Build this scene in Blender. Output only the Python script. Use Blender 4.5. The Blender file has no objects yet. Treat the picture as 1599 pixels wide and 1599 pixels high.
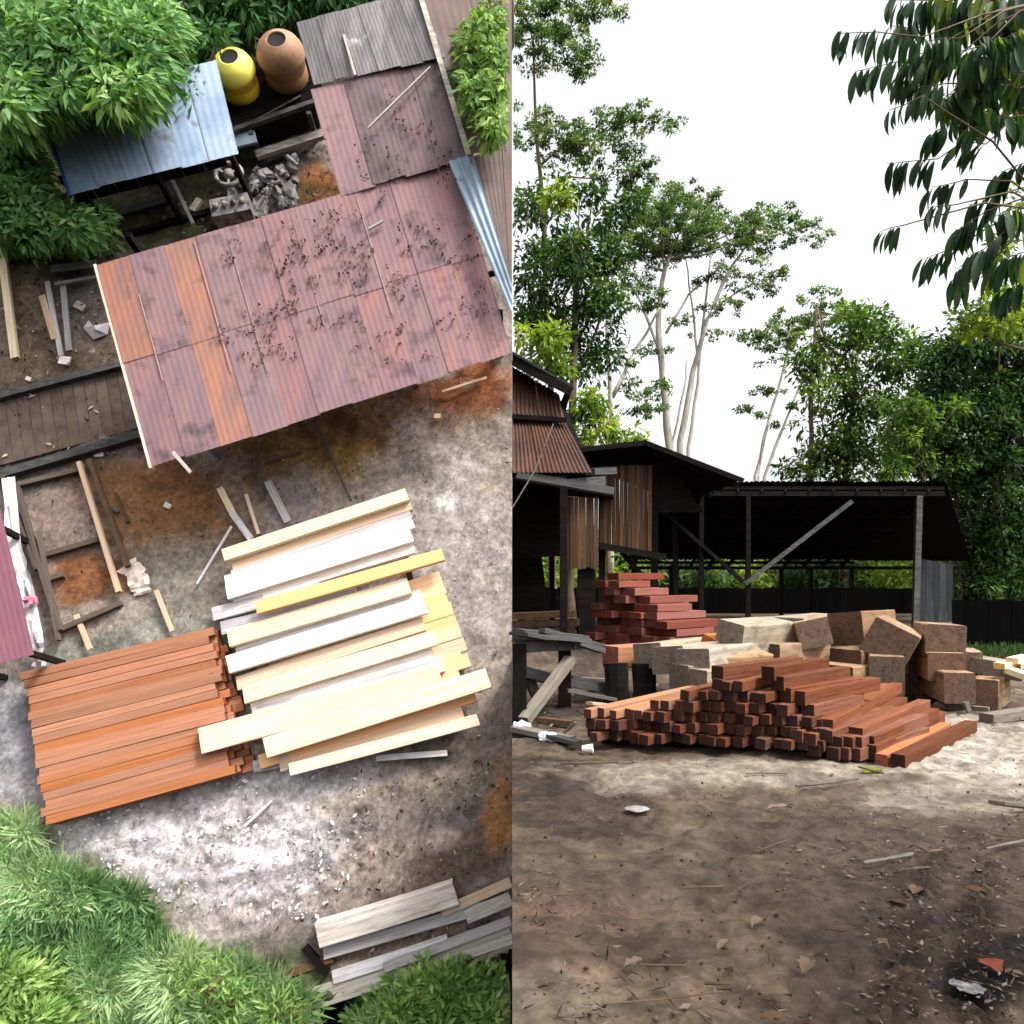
import bpy, math, random
import numpy as np
from mathutils import Vector, Matrix, Euler

random.seed(7)
rng = np.random.default_rng(7)
sc = bpy.context.scene
COL = sc.collection

# ------------------------------------------------------------------ camera, sky, sun, exposure
F, CX, HY, CAMZ = 1300.0, 799.5, 895.0, 1.6
cam_d = bpy.data.cameras.new('camera')
cam = bpy.data.objects.new('camera', cam_d)
COL.objects.link(cam)
cam.location = (0, 0, CAMZ)
cam.rotation_euler = (math.radians(90), 0, 0)
cam_d.sensor_width = 36.0
cam_d.lens = 36.0 * F / 1599.0
cam_d.shift_y = (HY - 799.5) / 1599.0
cam_d.clip_start = 0.05
cam_d.clip_end = 2000
sc.camera = cam

SUN = Vector((0.45, -0.34, 0.83)).normalized()        # towards the sun
sun_el = math.asin(SUN.z)
sun_rot = math.atan2(SUN.x, SUN.y)
w = bpy.data.worlds.new('World')
sc.world = w
w.use_nodes = True
wn = w.node_tree
bg = wn.nodes['Background']
sky = wn.nodes.new('ShaderNodeTexSky')
sky.sky_type = 'NISHITA'
sky.sun_disc = False
sky.sun_elevation = sun_el
sky.sun_rotation = sun_rot
sky.air_density = 1.0
sky.dust_density = 5.0
sky.ozone_density = 1.0
hs = wn.nodes.new('ShaderNodeHueSaturation')
hs.inputs['Saturation'].default_value = 0.12
wn.links.new(sky.outputs[0], hs.inputs['Color'])
wn.links.new(hs.outputs[0], bg.inputs[0])
bg.inputs[1].default_value = 0.15
ld = bpy.data.lights.new('sun', 'SUN')
ld.energy = 1.7
ld.angle = math.radians(12)
ld.color = (1.0, 0.95, 0.87)
lo = bpy.data.objects.new('sun', ld)
COL.objects.link(lo)
lo.rotation_euler = (-SUN).to_track_quat('-Z', 'Y').to_euler()
sc.view_settings.view_transform = 'Standard'
sc.view_settings.look = 'None'
sc.view_settings.gamma = 1
sc.view_settings.exposure = 1.38
sc.view_settings.use_curve_mapping = False
sc.cycles.max_bounces = 6
sc.cycles.transparent_max_bounces = 6

# ------------------------------------------------------------------ the two places
# The yard seen from the air lies on a plane that leans back behind x < 0; the yard seen from the ground is x > 0.
T = math.radians(15)
P0 = Vector((0, 16.0, 2.8))
UA, VA, WA = Vector((1, 0, 0)), Vector((0, math.sin(T), math.cos(T))), Vector((0, -math.cos(T), math.sin(T)))
SM = Matrix(((1, 0, 0, P0.x), (0, VA.y, WA.y, P0.y), (0, VA.z, WA.z, P0.z), (0, 0, 0, 1)))
SMI = SM.inverted()
ID = Matrix.Identity(4)
CAMP = Vector((0, 0, CAMZ))

def R(px, py, Y):
    return Vector(((px - CX) / F * Y, Y, CAMZ + (HY - py) / F * Y))

def RG(px, py, z=0.0):
    Y = (CAMZ - z) * F / (py - HY)
    return Vector(((px - CX) / F * Y, Y, z))

def L(px, py, h=0.0):
    d = Vector(((px - CX) / F, 1, (HY - py) / F))
    s = ((P0 - CAMP).dot(WA) + h) / d.dot(WA)
    q = CAMP + s * d - P0
    return Vector((q.x, q.dot(VA), h))

def S(r, g, b, k=1.0):
    f = lambda c: ((c / 255.0) / 12.92 if c <= 10 else ((c / 255.0 + 0.055) / 1.055) ** 2.4) * k
    return (min(f(r), .9), min(f(g), .9), min(f(b), .9))

# ------------------------------------------------------------------ materials
def nodes(name, rough=0.8, spec=0.3):
    m = bpy.data.materials.new(name)
    m.use_nodes = True
    nt = m.node_tree
    b = nt.nodes['Principled BSDF']
    b.inputs['Roughness'].default_value = rough
    b.inputs['Specular IOR Level'].default_value = spec
    return m, nt, b

def N(nt, t, **kw):
    n = nt.nodes.new(t)
    for k, v in kw.items():
        setattr(n, k, v)
    return n

def ramp(nt, src, stops):
    r = N(nt, 'ShaderNodeValToRGB')
    e = r.color_ramp.elements
    while len(e) < len(stops):
        e.new(0.5)
    for i, (p, c) in enumerate(stops):
        e[i].position = p
        e[i].color = (*c, 1)
    nt.links.new(src, r.inputs[0])
    return r.outputs[0]

def noise(nt, vec, scale, detail=5, rough=0.6, wsrc=None):
    n = N(nt, 'ShaderNodeTexNoise', noise_dimensions='4D')
    n.inputs['Scale'].default_value = scale
    n.inputs['Detail'].default_value = detail
    n.inputs['Roughness'].default_value = rough
    nt.links.new(vec, n.inputs['Vector'])
    if wsrc is not None:
        nt.links.new(wsrc, n.inputs['W'])
    return n.outputs['Fac']

def mapping(nt, src, scale):
    mp = N(nt, 'ShaderNodeMapping')
    mp.inputs['Scale'].default_value = scale
    nt.links.new(src, mp.inputs['Vector'])
    return mp.outputs[0]

def math_(nt, op, a, b=None):
    n = N(nt, 'ShaderNodeMath', operation=op)
    for i, v in enumerate((a, b)):
        if v is None:
            continue
        if isinstance(v, (int, float)):
            n.inputs[i].default_value = v
        else:
            nt.links.new(v, n.inputs[i])
    return n.outputs[0]

def mixc(nt, fac, a, b, mode='MIX'):
    n = N(nt, 'ShaderNodeMix', data_type='RGBA', blend_type=mode)
    for s, v in ((n.inputs[0], fac), (n.inputs[6], a), (n.inputs[7], b)):
        if isinstance(v, (int, float)):
            s.default_value = v
        elif isinstance(v, tuple):
            s.default_value = (*v, 1)
        else:
            nt.links.new(v, s)
    return n.outputs[2]

def jitter(nt, col, rnd, lo=0.75, hi=1.2, sat=0.12):
    h = N(nt, 'ShaderNodeHueSaturation')
    mr = N(nt, 'ShaderNodeMapRange')
    mr.inputs[3].default_value = lo
    mr.inputs[4].default_value = hi
    nt.links.new(rnd, mr.inputs[0])
    nt.links.new(mr.outputs[0], h.inputs['Value'])
    r2 = math_(nt, 'FRACT', math_(nt, 'MULTIPLY', rnd, 17.3))
    mr2 = N(nt, 'ShaderNodeMapRange')
    mr2.inputs[3].default_value = 1 - sat
    mr2.inputs[4].default_value = 1 + sat
    nt.links.new(r2, mr2.inputs[0])
    nt.links.new(mr2.outputs[0], h.inputs['Saturation'])
    nt.links.new(col, h.inputs['Color'])
    return h.outputs[0]

def bump(nt, b, src, strength=0.4, dist=0.02):
    n = N(nt, 'ShaderNodeBump')
    n.inputs['Strength'].default_value = strength
    n.inputs['Distance'].default_value = dist
    nt.links.new(src, n.inputs['Height'])
    nt.links.new(n.outputs[0], b.inputs['Normal'])

def wood(name, light, dark, end=None, grain=(1.5, 9, 9), var=(0.75, 1.2), rough=0.85, stain=None, stain_amt=0.5, spec=0.15, knots=9):
    m, nt, b = nodes(name, rough, spec)
    tc = N(nt, 'ShaderNodeTexCoord')
    oi = N(nt, 'ShaderNodeObjectInfo')
    rw = math_(nt, 'MULTIPLY', oi.outputs['Random'], 60)
    v = mapping(nt, tc.outputs['Object'], grain)
    f = noise(nt, v, 1.6, 7, 0.65, rw)
    c = ramp(nt, f, [(0.3, dark), (0.5, tuple((a + q) / 2 for a, q in zip(light, dark))), (0.72, light)])
    if stain:
        v2 = mapping(nt, tc.outputs['Object'], (2.2, 2, 2))
        f2 = noise(nt, v2, 2.2, 5, 0.7, rw)
        s2 = ramp(nt, f2, [(0.48, (0, 0, 0)), (0.62, (stain_amt,) * 3)])
        c = mixc(nt, s2, c, stain)
    if knots:
        vk = N(nt, 'ShaderNodeTexVoronoi', voronoi_dimensions='4D'); vk.inputs['Scale'].default_value = 1.0
        nt.links.new(mapping(nt, tc.outputs['Object'], (knots, 1.3, 1.3)), vk.inputs['Vector']); nt.links.new(rw, vk.inputs['W'])
        sp_ = N(nt, 'ShaderNodeSeparateColor'); nt.links.new(vk.outputs['Color'], sp_.inputs[0])
        kd = math_(nt, 'ADD', vk.outputs['Distance'], math_(nt, 'MULTIPLY', math_(nt, 'LESS_THAN', sp_.outputs[0], 0.6), 1.0))
        kf = ramp(nt, kd, [(0.06, (.8, .8, .8)), (0.16, (0, 0, 0))])
        c = mixc(nt, kf, c, tuple(x * .45 for x in dark))
    if end:
        sx = N(nt, 'ShaderNodeSeparateXYZ')
        nt.links.new(tc.outputs['Normal'], sx.inputs[0])
        e = math_(nt, 'GREATER_THAN', math_(nt, 'ABSOLUTE', sx.outputs[0]), 0.8)
        ve = mapping(nt, tc.outputs['Object'], (0.2, 3, 3))
        fe = noise(nt, ve, 2.5, 5, 0.7, rw)
        off = N(nt, 'ShaderNodeCombineXYZ')
        nt.links.new(math_(nt, 'SUBTRACT', math_(nt, 'FRACT', math_(nt, 'MULTIPLY', oi.outputs['Random'], 7.7)), 0.5), off.inputs[1])
        nt.links.new(math_(nt, 'SUBTRACT', math_(nt, 'FRACT', math_(nt, 'MULTIPLY', oi.outputs['Random'], 13.1)), 0.6), off.inputs[2])
        va = N(nt, 'ShaderNodeVectorMath', operation='ADD')
        nt.links.new(mapping(nt, tc.outputs['Object'], (0, 1, 1)), va.inputs[0]); nt.links.new(off.outputs[0], va.inputs[1])
        vl = N(nt, 'ShaderNodeVectorMath', operation='LENGTH'); nt.links.new(va.outputs[0], vl.inputs[0])
        ring = math_(nt, 'SINE', math_(nt, 'ADD', math_(nt, 'MULTIPLY', vl.outputs['Value'], 58), math_(nt, 'MULTIPLY', fe, 14)))
        sv = N(nt, 'ShaderNodeSeparateXYZ'); nt.links.new(va.outputs[0], sv.inputs[0])
        ang = math_(nt, 'ARCTAN2', sv.outputs[1], sv.outputs[2])
        crk = math_(nt, 'GREATER_THAN', math_(nt, 'SINE', math_(nt, 'ADD', math_(nt, 'MULTIPLY', ang, 5), math_(nt, 'MULTIPLY', fe, 9))), 0.985)
        ft = math_(nt, 'ADD', fe, math_(nt, 'MULTIPLY', ring, 0.045))
        ce = ramp(nt, ft, [(0.3, tuple(x * 0.5 for x in end)), (0.5, end), (0.7, tuple(min(x * 1.25, .9) for x in end))])
        ce = mixc(nt, math_(nt, 'MULTIPLY', crk, 0.75), ce, tuple(x * 0.2 for x in end))
        c = mixc(nt, e, c, ce)
    c = jitter(nt, c, oi.outputs['Random'], *var)
    nt.links.new(c, b.inputs['Base Color'])
    bump(nt, b, f, 0.5, 0.012)
    return m

def blotch(name, stops, scale=3.0, stretch=(1, 1, 1), rough=0.8, spec=0.3, bs=0.3, bd=0.02, var=(0.85, 1.12), metal=0.0, stain=None, sscale=6, sth=(0.6, 0.68), detail=6, uv=False):
    m, nt, b = nodes(name, rough, spec)
    b.inputs['Metallic'].default_value = metal
    tc = N(nt, 'ShaderNodeTexCoord')
    oi = N(nt, 'ShaderNodeObjectInfo')
    rw = math_(nt, 'MULTIPLY', oi.outputs['Random'], 60)
    src = tc.outputs['UV'] if uv else tc.outputs['Object']
    v = mapping(nt, src, stretch)
    f = noise(nt, v, scale, detail, 0.65, rw)
    c = ramp(nt, f, stops)
    if stain:
        f2 = noise(nt, src, sscale, 5, 0.6, rw)
        s2 = ramp(nt, f2, [(sth[0], (0, 0, 0)), (sth[1], (1, 1, 1))])
        c = mixc(nt, s2, c, stain)
    c = jitter(nt, c, oi.outputs['Random'], var[0], var[1], 0.1)
    nt.links.new(c, b.inputs['Base Color'])
    bump(nt, b, f, bs, bd)
    return m

def leafmat(name, dark, mid, light, trans=0.35, rough=0.5, spec=0.35):
    m, nt, b = nodes(name, rough, spec)
    at = N(nt, 'ShaderNodeAttribute', attribute_name='tint')
    c = ramp(nt, at.outputs['Fac'], [(0.0, dark), (0.5, mid), (1.0, light)])
    nt.links.new(c, b.inputs['Base Color'])
    tr = N(nt, 'ShaderNodeBsdfTranslucent')
    c2 = mixc(nt, 1.0, c, (1.25, 1.35, 0.45), 'MULTIPLY')
    nt.links.new(c2, tr.inputs['Color'])
    mx = N(nt, 'ShaderNodeMixShader')
    mx.inputs[0].default_value = trans
    nt.links.new(b.outputs[0], mx.inputs[1])
    nt.links.new(tr.outputs[0], mx.inputs[2])
    nt.links.new(mx.outputs[0], nt.nodes['Material Output'].inputs[0])
    return m

def vcolmat(name, scale, bs=0.6, bd=0.03, rough=0.95, contrast=(0.62, 1.35), fine=9.0):
    m, nt, b = nodes(name, rough, 0.15)
    tc = N(nt, 'ShaderNodeTexCoord')
    at = N(nt, 'ShaderNodeAttribute', attribute_name='soil')
    f = noise(nt, tc.outputs['Object'], scale, 10, 0.72)
    g = noise(nt, tc.outputs['Object'], scale * fine, 6, 0.7)
    k = ramp(nt, f, [(0.3, (contrast[0],) * 3), (0.7, (contrast[1],) * 3)])
    k2 = ramp(nt, g, [(0.34, (0.7,) * 3), (0.5, (0.98,) * 3), (0.68, (1.3,) * 3)])
    c = mixc(nt, 1.0, at.outputs['Color'], k, 'MULTIPLY')
    c = mixc(nt, 1.0, c, k2, 'MULTIPLY')
    nt.links.new(c, b.inputs['Base Color'])
    h = math_(nt, 'ADD', f, math_(nt, 'MULTIPLY', g, 0.35))
    bump(nt, b, h, bs, bd)
    return m

M = {}
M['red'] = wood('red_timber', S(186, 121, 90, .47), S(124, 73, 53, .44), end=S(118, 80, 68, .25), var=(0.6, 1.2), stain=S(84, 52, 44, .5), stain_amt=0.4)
M['redlit'] = wood('sunlit_red_timber', S(206, 156, 116, .62), S(168, 112, 78, .62), end=S(120, 76, 64, .4))  # lighter copy of the red timber, sunlight on top pieces put into colour
M['brick'] = wood('salmon_timber', S(180, 112, 96, .52), S(140, 76, 64, .52), end=S(136, 74, 64, .42), var=(0.75, 1.2))
M['log'] = wood('grey_squared_log', S(180, 170, 152, .8), S(128, 116, 102, .75), end=S(128, 116, 104, .62), grain=(0.5, 3.2, 3.2), stain=S(84, 72, 62, .65), stain_amt=0.5, knots=3)
M['logbrown'] = wood('brown_squared_log', S(186, 156, 124, .75), S(134, 102, 78, .68), end=S(128, 102, 86, .5), grain=(0.5, 3.2, 3.2), var=(.75, 1.25), stain=S(92, 68, 54, .55), stain_amt=0.45, knots=3)
M['logorange'] = wood('orange_squared_log', S(206, 142, 96, 0.7), S(160, 98, 66, 0.7), end=S(160, 92, 70, 0.7))
M['greywood'] = wood('grey_weathered_wood', S(128, 128, 126, .55), S(70, 68, 66, .5), end=S(90, 86, 80, .5), stain=S(60, 60, 58, .5))
M['palegrey'] = wood('pale_weathered_wood', S(190, 186, 176), S(120, 112, 104), end=S(140, 130, 120), stain=S(96, 88, 80))
M['greydry'] = wood('dry_grey_wood', S(180, 172, 158, .52), S(112, 104, 94, .5), end=S(130, 118, 104, .5), stain=S(84, 76, 68, .5))
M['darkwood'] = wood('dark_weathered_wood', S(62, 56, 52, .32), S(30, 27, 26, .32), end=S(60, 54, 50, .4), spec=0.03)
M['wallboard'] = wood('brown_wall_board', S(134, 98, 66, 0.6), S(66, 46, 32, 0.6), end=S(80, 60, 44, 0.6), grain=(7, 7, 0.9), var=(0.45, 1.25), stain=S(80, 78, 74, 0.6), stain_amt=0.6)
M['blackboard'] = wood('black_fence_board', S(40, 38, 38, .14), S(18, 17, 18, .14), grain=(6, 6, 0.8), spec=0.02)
M['bankwood'] = wood('whitish_weathered_log', S(226, 218, 210), S(160, 148, 138), end=S(130, 112, 98), grain=(1.2, 4, 4), stain=S(140, 124, 112), stain_amt=0.6, knots=4)
M['lane'] = wood('mud_caked_board', S(104, 90, 80), S(66, 56, 50), var=(0.85, 1.1), grain=(2, 2, 2))
M['orange'] = wood('orange_board', S(190, 132, 100, .82), S(150, 94, 64, .8), end=S(110, 62, 44), grain=(1.2, 5, 5), var=(0.78, 1.12), stain=S(120, 78, 56), stain_amt=0.35)
M['white'] = wood('white_sawn_board', S(246, 242, 240), S(206, 198, 192), end=S(214, 190, 150), grain=(0.9, 6, 6), var=(0.88, 1.02), stain=S(186, 164, 142), stain_amt=0.65)
M['cream'] = wood('cream_sawn_board', S(242, 226, 196), S(204, 178, 142), end=S(216, 180, 128), grain=(0.9, 6, 6), var=(0.88, 1.02), stain=S(196, 160, 118), stain_amt=0.5)
M['amber'] = wood('amber_sawn_board', S(232, 190, 146), S(206, 158, 112), end=S(190, 134, 88), grain=(1.0, 5, 5), var=(0.9, 1.06))
M['tan'] = wood('tan_sawn_board', S(216, 190, 164), S(168, 140, 118), end=S(186, 150, 112), grain=(1.0, 5, 5), var=(0.9, 1.04))
M['greypale'] = wood('grey_sawn_board', S(206, 202, 206), S(150, 142, 140), end=S(170, 150, 130), grain=(1.0, 5, 5), stain=S(120, 112, 106), stain_amt=0.5)
M['pink'] = wood('pinkish_sawn_board', S(236, 208, 190), S(204, 170, 150), end=S(216, 180, 140), grain=(0.9, 6, 6), var=(0.9, 1.02), stain=S(196, 150, 120), stain_amt=0.4)
M['rust'] = blotch('rusty_sheet', [(0.26, S(96, 78, 84)), (0.42, S(120, 95, 101)), (0.58, S(133, 101, 102)), (0.68, S(142, 102, 93)), (0.8, S(124, 106, 114))], 1.2, (2.2, .7, 1), 0.65, 0.3, 0.25, 0.012, (0.95, 1.05), 0.1, S(80, 64, 68), 2.2, (0.54, 0.70), detail=10)
M['rustorange'] = blotch('orange_rust_sheet', [(0.28, S(112, 88, 90)), (0.48, S(136, 98, 88)), (0.62, S(152, 104, 84)), (0.8, S(126, 102, 104))], 1.4, (2.2, .7, 1), 0.65, 0.3, 0.25, 0.012, (0.95, 1.05), 0.1, S(88, 68, 66), 3.0, (0.60, 0.74), detail=10)
M['seam'] = blotch('pale_lap_seam', [(0.3, S(126, 104, 108)), (0.7, S(168, 140, 140))], 2, (1, 1, 1))
M['rustdark'] = blotch('dark_rust_sheet', [(0.3, S(66, 54, 56)), (0.5, S(96, 78, 80)), (0.75, S(122, 96, 98))], 1.4, (1, 1, 1), 0.65, 0.4, 0.2, 0.01, (0.86, 1.1), 0.1, S(48, 38, 38), 2.6, (0.58, 0.7))
M['rustgrey'] = blotch('grey_old_sheet', [(0.3, S(70, 68, 68)), (0.5, S(98, 94, 94)), (0.75, S(130, 124, 124))], 1.5, (3, 0.6, 1), 0.6, 0.4, 0.2, 0.01, (0.75, 1.2), 0.1, S(176, 170, 172), 2.0, (0.62, 0.72))
M['rustbrown'] = blotch('brown_old_sheet', [(0.3, S(72, 58, 52)), (0.6, S(98, 80, 74)), (0.8, S(120, 94, 84))], 1.3, (1, 1, 1), 0.7, 0.3, 0.2, 0.01, (0.85, 1.1))
M['bluesheet'] = blotch('blue_sheet', [(0.3, S(120, 140, 168)), (0.5, S(150, 170, 200)), (0.75, S(178, 196, 220))], 1.0, (1, 1, 1), 0.5, 0.4, 0.15, 0.01, (0.9, 1.08), 0.1, S(104, 104, 112), 2.0, (0.58, 0.74))
M['bluegrey'] = blotch('blue_grey_sheet', [(0.3, S(82, 96, 110)), (0.55, S(118, 134, 150)), (0.8, S(160, 172, 184))], 1.2, (1, 1, 1), 0.5, 0.4, 0.15, 0.01)
M['maroon'] = blotch('maroon_sheet', [(0.3, S(112, 72, 84)), (0.7, S(130, 86, 98))], 0.8, (1, 1, 1), 0.7, 0.2, 0.1, 0.01)
M['brownsheet'] = blotch('rusty_wall_sheet', [(0.3, S(62, 42, 34, 0.45)), (0.55, S(104, 68, 50, 0.45)), (0.8, S(132, 90, 66, 0.45))], 2.0, (1, 1, 0.4), 0.7, 0.3, 0.2, 0.01)
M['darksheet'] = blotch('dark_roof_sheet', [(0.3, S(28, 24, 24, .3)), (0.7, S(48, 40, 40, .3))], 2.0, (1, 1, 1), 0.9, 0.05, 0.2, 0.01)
M['zinc'] = blotch('zinc_sheet', [(0.3, S(86, 92, 98, .1)), (0.7, S(128, 134, 140, .12))], 2.0, (1, 1, 0.3), 0.85, 0.1, 0.1, 0.01, (0.6, 1.2))
M['yellow'] = blotch('yellow_plastic', [(0.3, S(250, 196, 16)), (0.7, S(255, 208, 30))], 1.5, (1, 1, 1), 0.5, 0.3, 0.05, 0.005, (1, 1))
M['yellowtop'] = blotch('pale_yellow_plastic', [(0.3, S(252, 222, 70)), (0.7, S(255, 232, 96))], 1.5, (1, 1, 1), 0.5, 0.3, 0.05, 0.005, (1, 1))
M['terra'] = blotch('terracotta_plastic', [(0.3, S(140, 104, 80)), (0.7, S(172, 132, 106))], 1.8, (1, 1, 0.4), 0.7, 0.2, 0.15, 0.01, (1, 1), stain=S(112, 86, 70), sscale=4, sth=(.55, .7))
M['black'] = blotch('black_shade_and_clod', [(0.3, S(16, 14, 14)), (0.7, S(26, 23, 22))], 2, var=(1, 1))  # flat black for shaded holes and interiors, also the clod
M['engine'] = blotch('greasy_pale_metal', [(0.3, S(98, 94, 92)), (0.55, S(146, 142, 140)), (0.8, S(182, 178, 176))], 3.0, rough=0.6, metal=0.1, stain=S(58, 52, 50), sscale=5, sth=(0.5, 0.62))
M['cloth'] = blotch('pale_cloth', [(0.3, S(206, 188, 176)), (0.7, S(236, 220, 210))], 3, bs=0.4)
M['whitecloth'] = blotch('white_tarp', [(0.3, S(190, 184, 188)), (0.7, S(226, 220, 224))], 2, bs=0.3)
M['pinkcloth'] = blotch('pink_cloth', [(0.3, S(196, 110, 130)), (0.7, S(216, 140, 158))], 2, bs=0.3)
M['plastic'] = blotch('crumpled_white_plastic', [(0.3, S(178, 190, 196)), (0.7, S(226, 232, 234))], 4, rough=0.35, bs=0.4)
M['bark'] = blotch('pale_bark', [(0.3, S(120, 112, 100)), (0.7, S(190, 184, 172))], 4, (1, 1, 0.3), bs=0.5)
M['barkdark'] = blotch('brown_bark', [(0.3, S(62, 50, 40)), (0.7, S(120, 98, 76))], 4, (1, 1, 0.3), bs=0.5)
M['foam'] = blotch('dirty_foam', [(0.3, S(150, 146, 142, .6)), (0.7, S(214, 210, 206, .6))], 8, bs=0.4)
M['chipsdark'] = leafmat('dirty_wood_chip', S(50, 42, 36, .6), S(96, 84, 72, .6), S(160, 146, 130, .6), 0.0, 0.9, 0.1)
M['dryleaf2'] = leafmat('old_dry_leaf', S(92, 70, 54, .55), S(128, 104, 84, .55), S(170, 150, 130, .55), 0.1, 0.85, 0.1)
M['ash'] = blotch('white_ash', [(0.35, S(96, 92, 90, .6)), (0.55, S(170, 168, 166, .6)), (0.75, S(214, 212, 210, .7))], 30, bs=0.8)
M['dryleaf'] = leafmat('dry_leaf', S(110, 78, 56, 0.6), S(150, 116, 86, 0.6), S(190, 164, 134, 0.6), 0.15, 0.8, 0.1)
M['redleaf'] = leafmat('red_leaf', S(130, 60, 46, 0.7), S(160, 84, 64, 0.7), S(176, 104, 80, 0.7), 0.2, 0.7, 0.2)
M['greenleaf'] = leafmat('fallen_green_leaf', S(90, 100, 30), S(120, 128, 40), S(150, 150, 60), 0.2, 0.7, 0.2)
M['chips'] = leafmat('wood_chip', S(60, 50, 42, 0.8), S(112, 98, 84, 0.8), S(176, 162, 146, 0.8), 0.0, 0.9, 0.1)
M['flakes'] = leafmat('bark_flake', S(140, 132, 130), S(186, 180, 180), S(232, 228, 228), 0.0, 0.9, 0.1)
M['airleaf'] = leafmat('broad_green_leaf', S(66, 104, 58), S(104, 146, 86), S(152, 184, 122), 0.35, 0.6, 0.2)
M['airdark'] = leafmat('deep_green_leaf', S(34, 66, 32), S(56, 98, 50), S(90, 132, 72), 0.3, 0.6, 0.2)
M['airlime'] = leafmat('lime_green_leaf', S(84, 114, 56), S(120, 154, 80), S(166, 188, 114), 0.35, 0.6, 0.2)
M['airgrass'] = leafmat('grass_blade', S(78, 110, 68), S(114, 152, 96), S(180, 198, 152), 0.35, 0.7, 0.15)
M['treedark'] = leafmat('dark_tree_leaf', S(30, 48, 30), S(50, 76, 42), S(88, 112, 58), 0.45, 0.55, 0.2)
M['treemid'] = leafmat('mid_tree_leaf', S(44, 62, 32), S(72, 98, 48), S(128, 148, 74), 0.5, 0.55, 0.2)
M['treelime'] = leafmat('lime_tree_leaf', S(78, 98, 34), S(116, 138, 52), S(164, 176, 84), 0.5, 0.55, 0.2)
M['albizia'] = leafmat('feathery_tree_leaf', S(62, 84, 56), S(86, 108, 70), S(124, 140, 92), 0.5, 0.65, 0.15)
M['bigleaf'] = leafmat('drooping_leaf', S(34, 56, 44), S(56, 86, 50), S(132, 146, 52), 0.5, 0.5, 0.25)

# ------------------------------------------------------------------ building helpers
def tag(o, label=None, cat=None, group=None, kind=None):
    if label: o['label'] = label
    if cat: o['category'] = cat
    if group: o['group'] = group
    if kind: o['kind'] = kind
    return o

def thing(name, label, cat, base=(0, 0, 0), group=None, frame=ID):
    o = bpy.data.objects.new(name, None)
    COL.objects.link(o)
    o.empty_display_size = 0.2
    o.matrix_world = frame @ Matrix.Translation(Vector(base))
    o['_b'] = list(base)
    return tag(o, label, cat, group)

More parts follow.
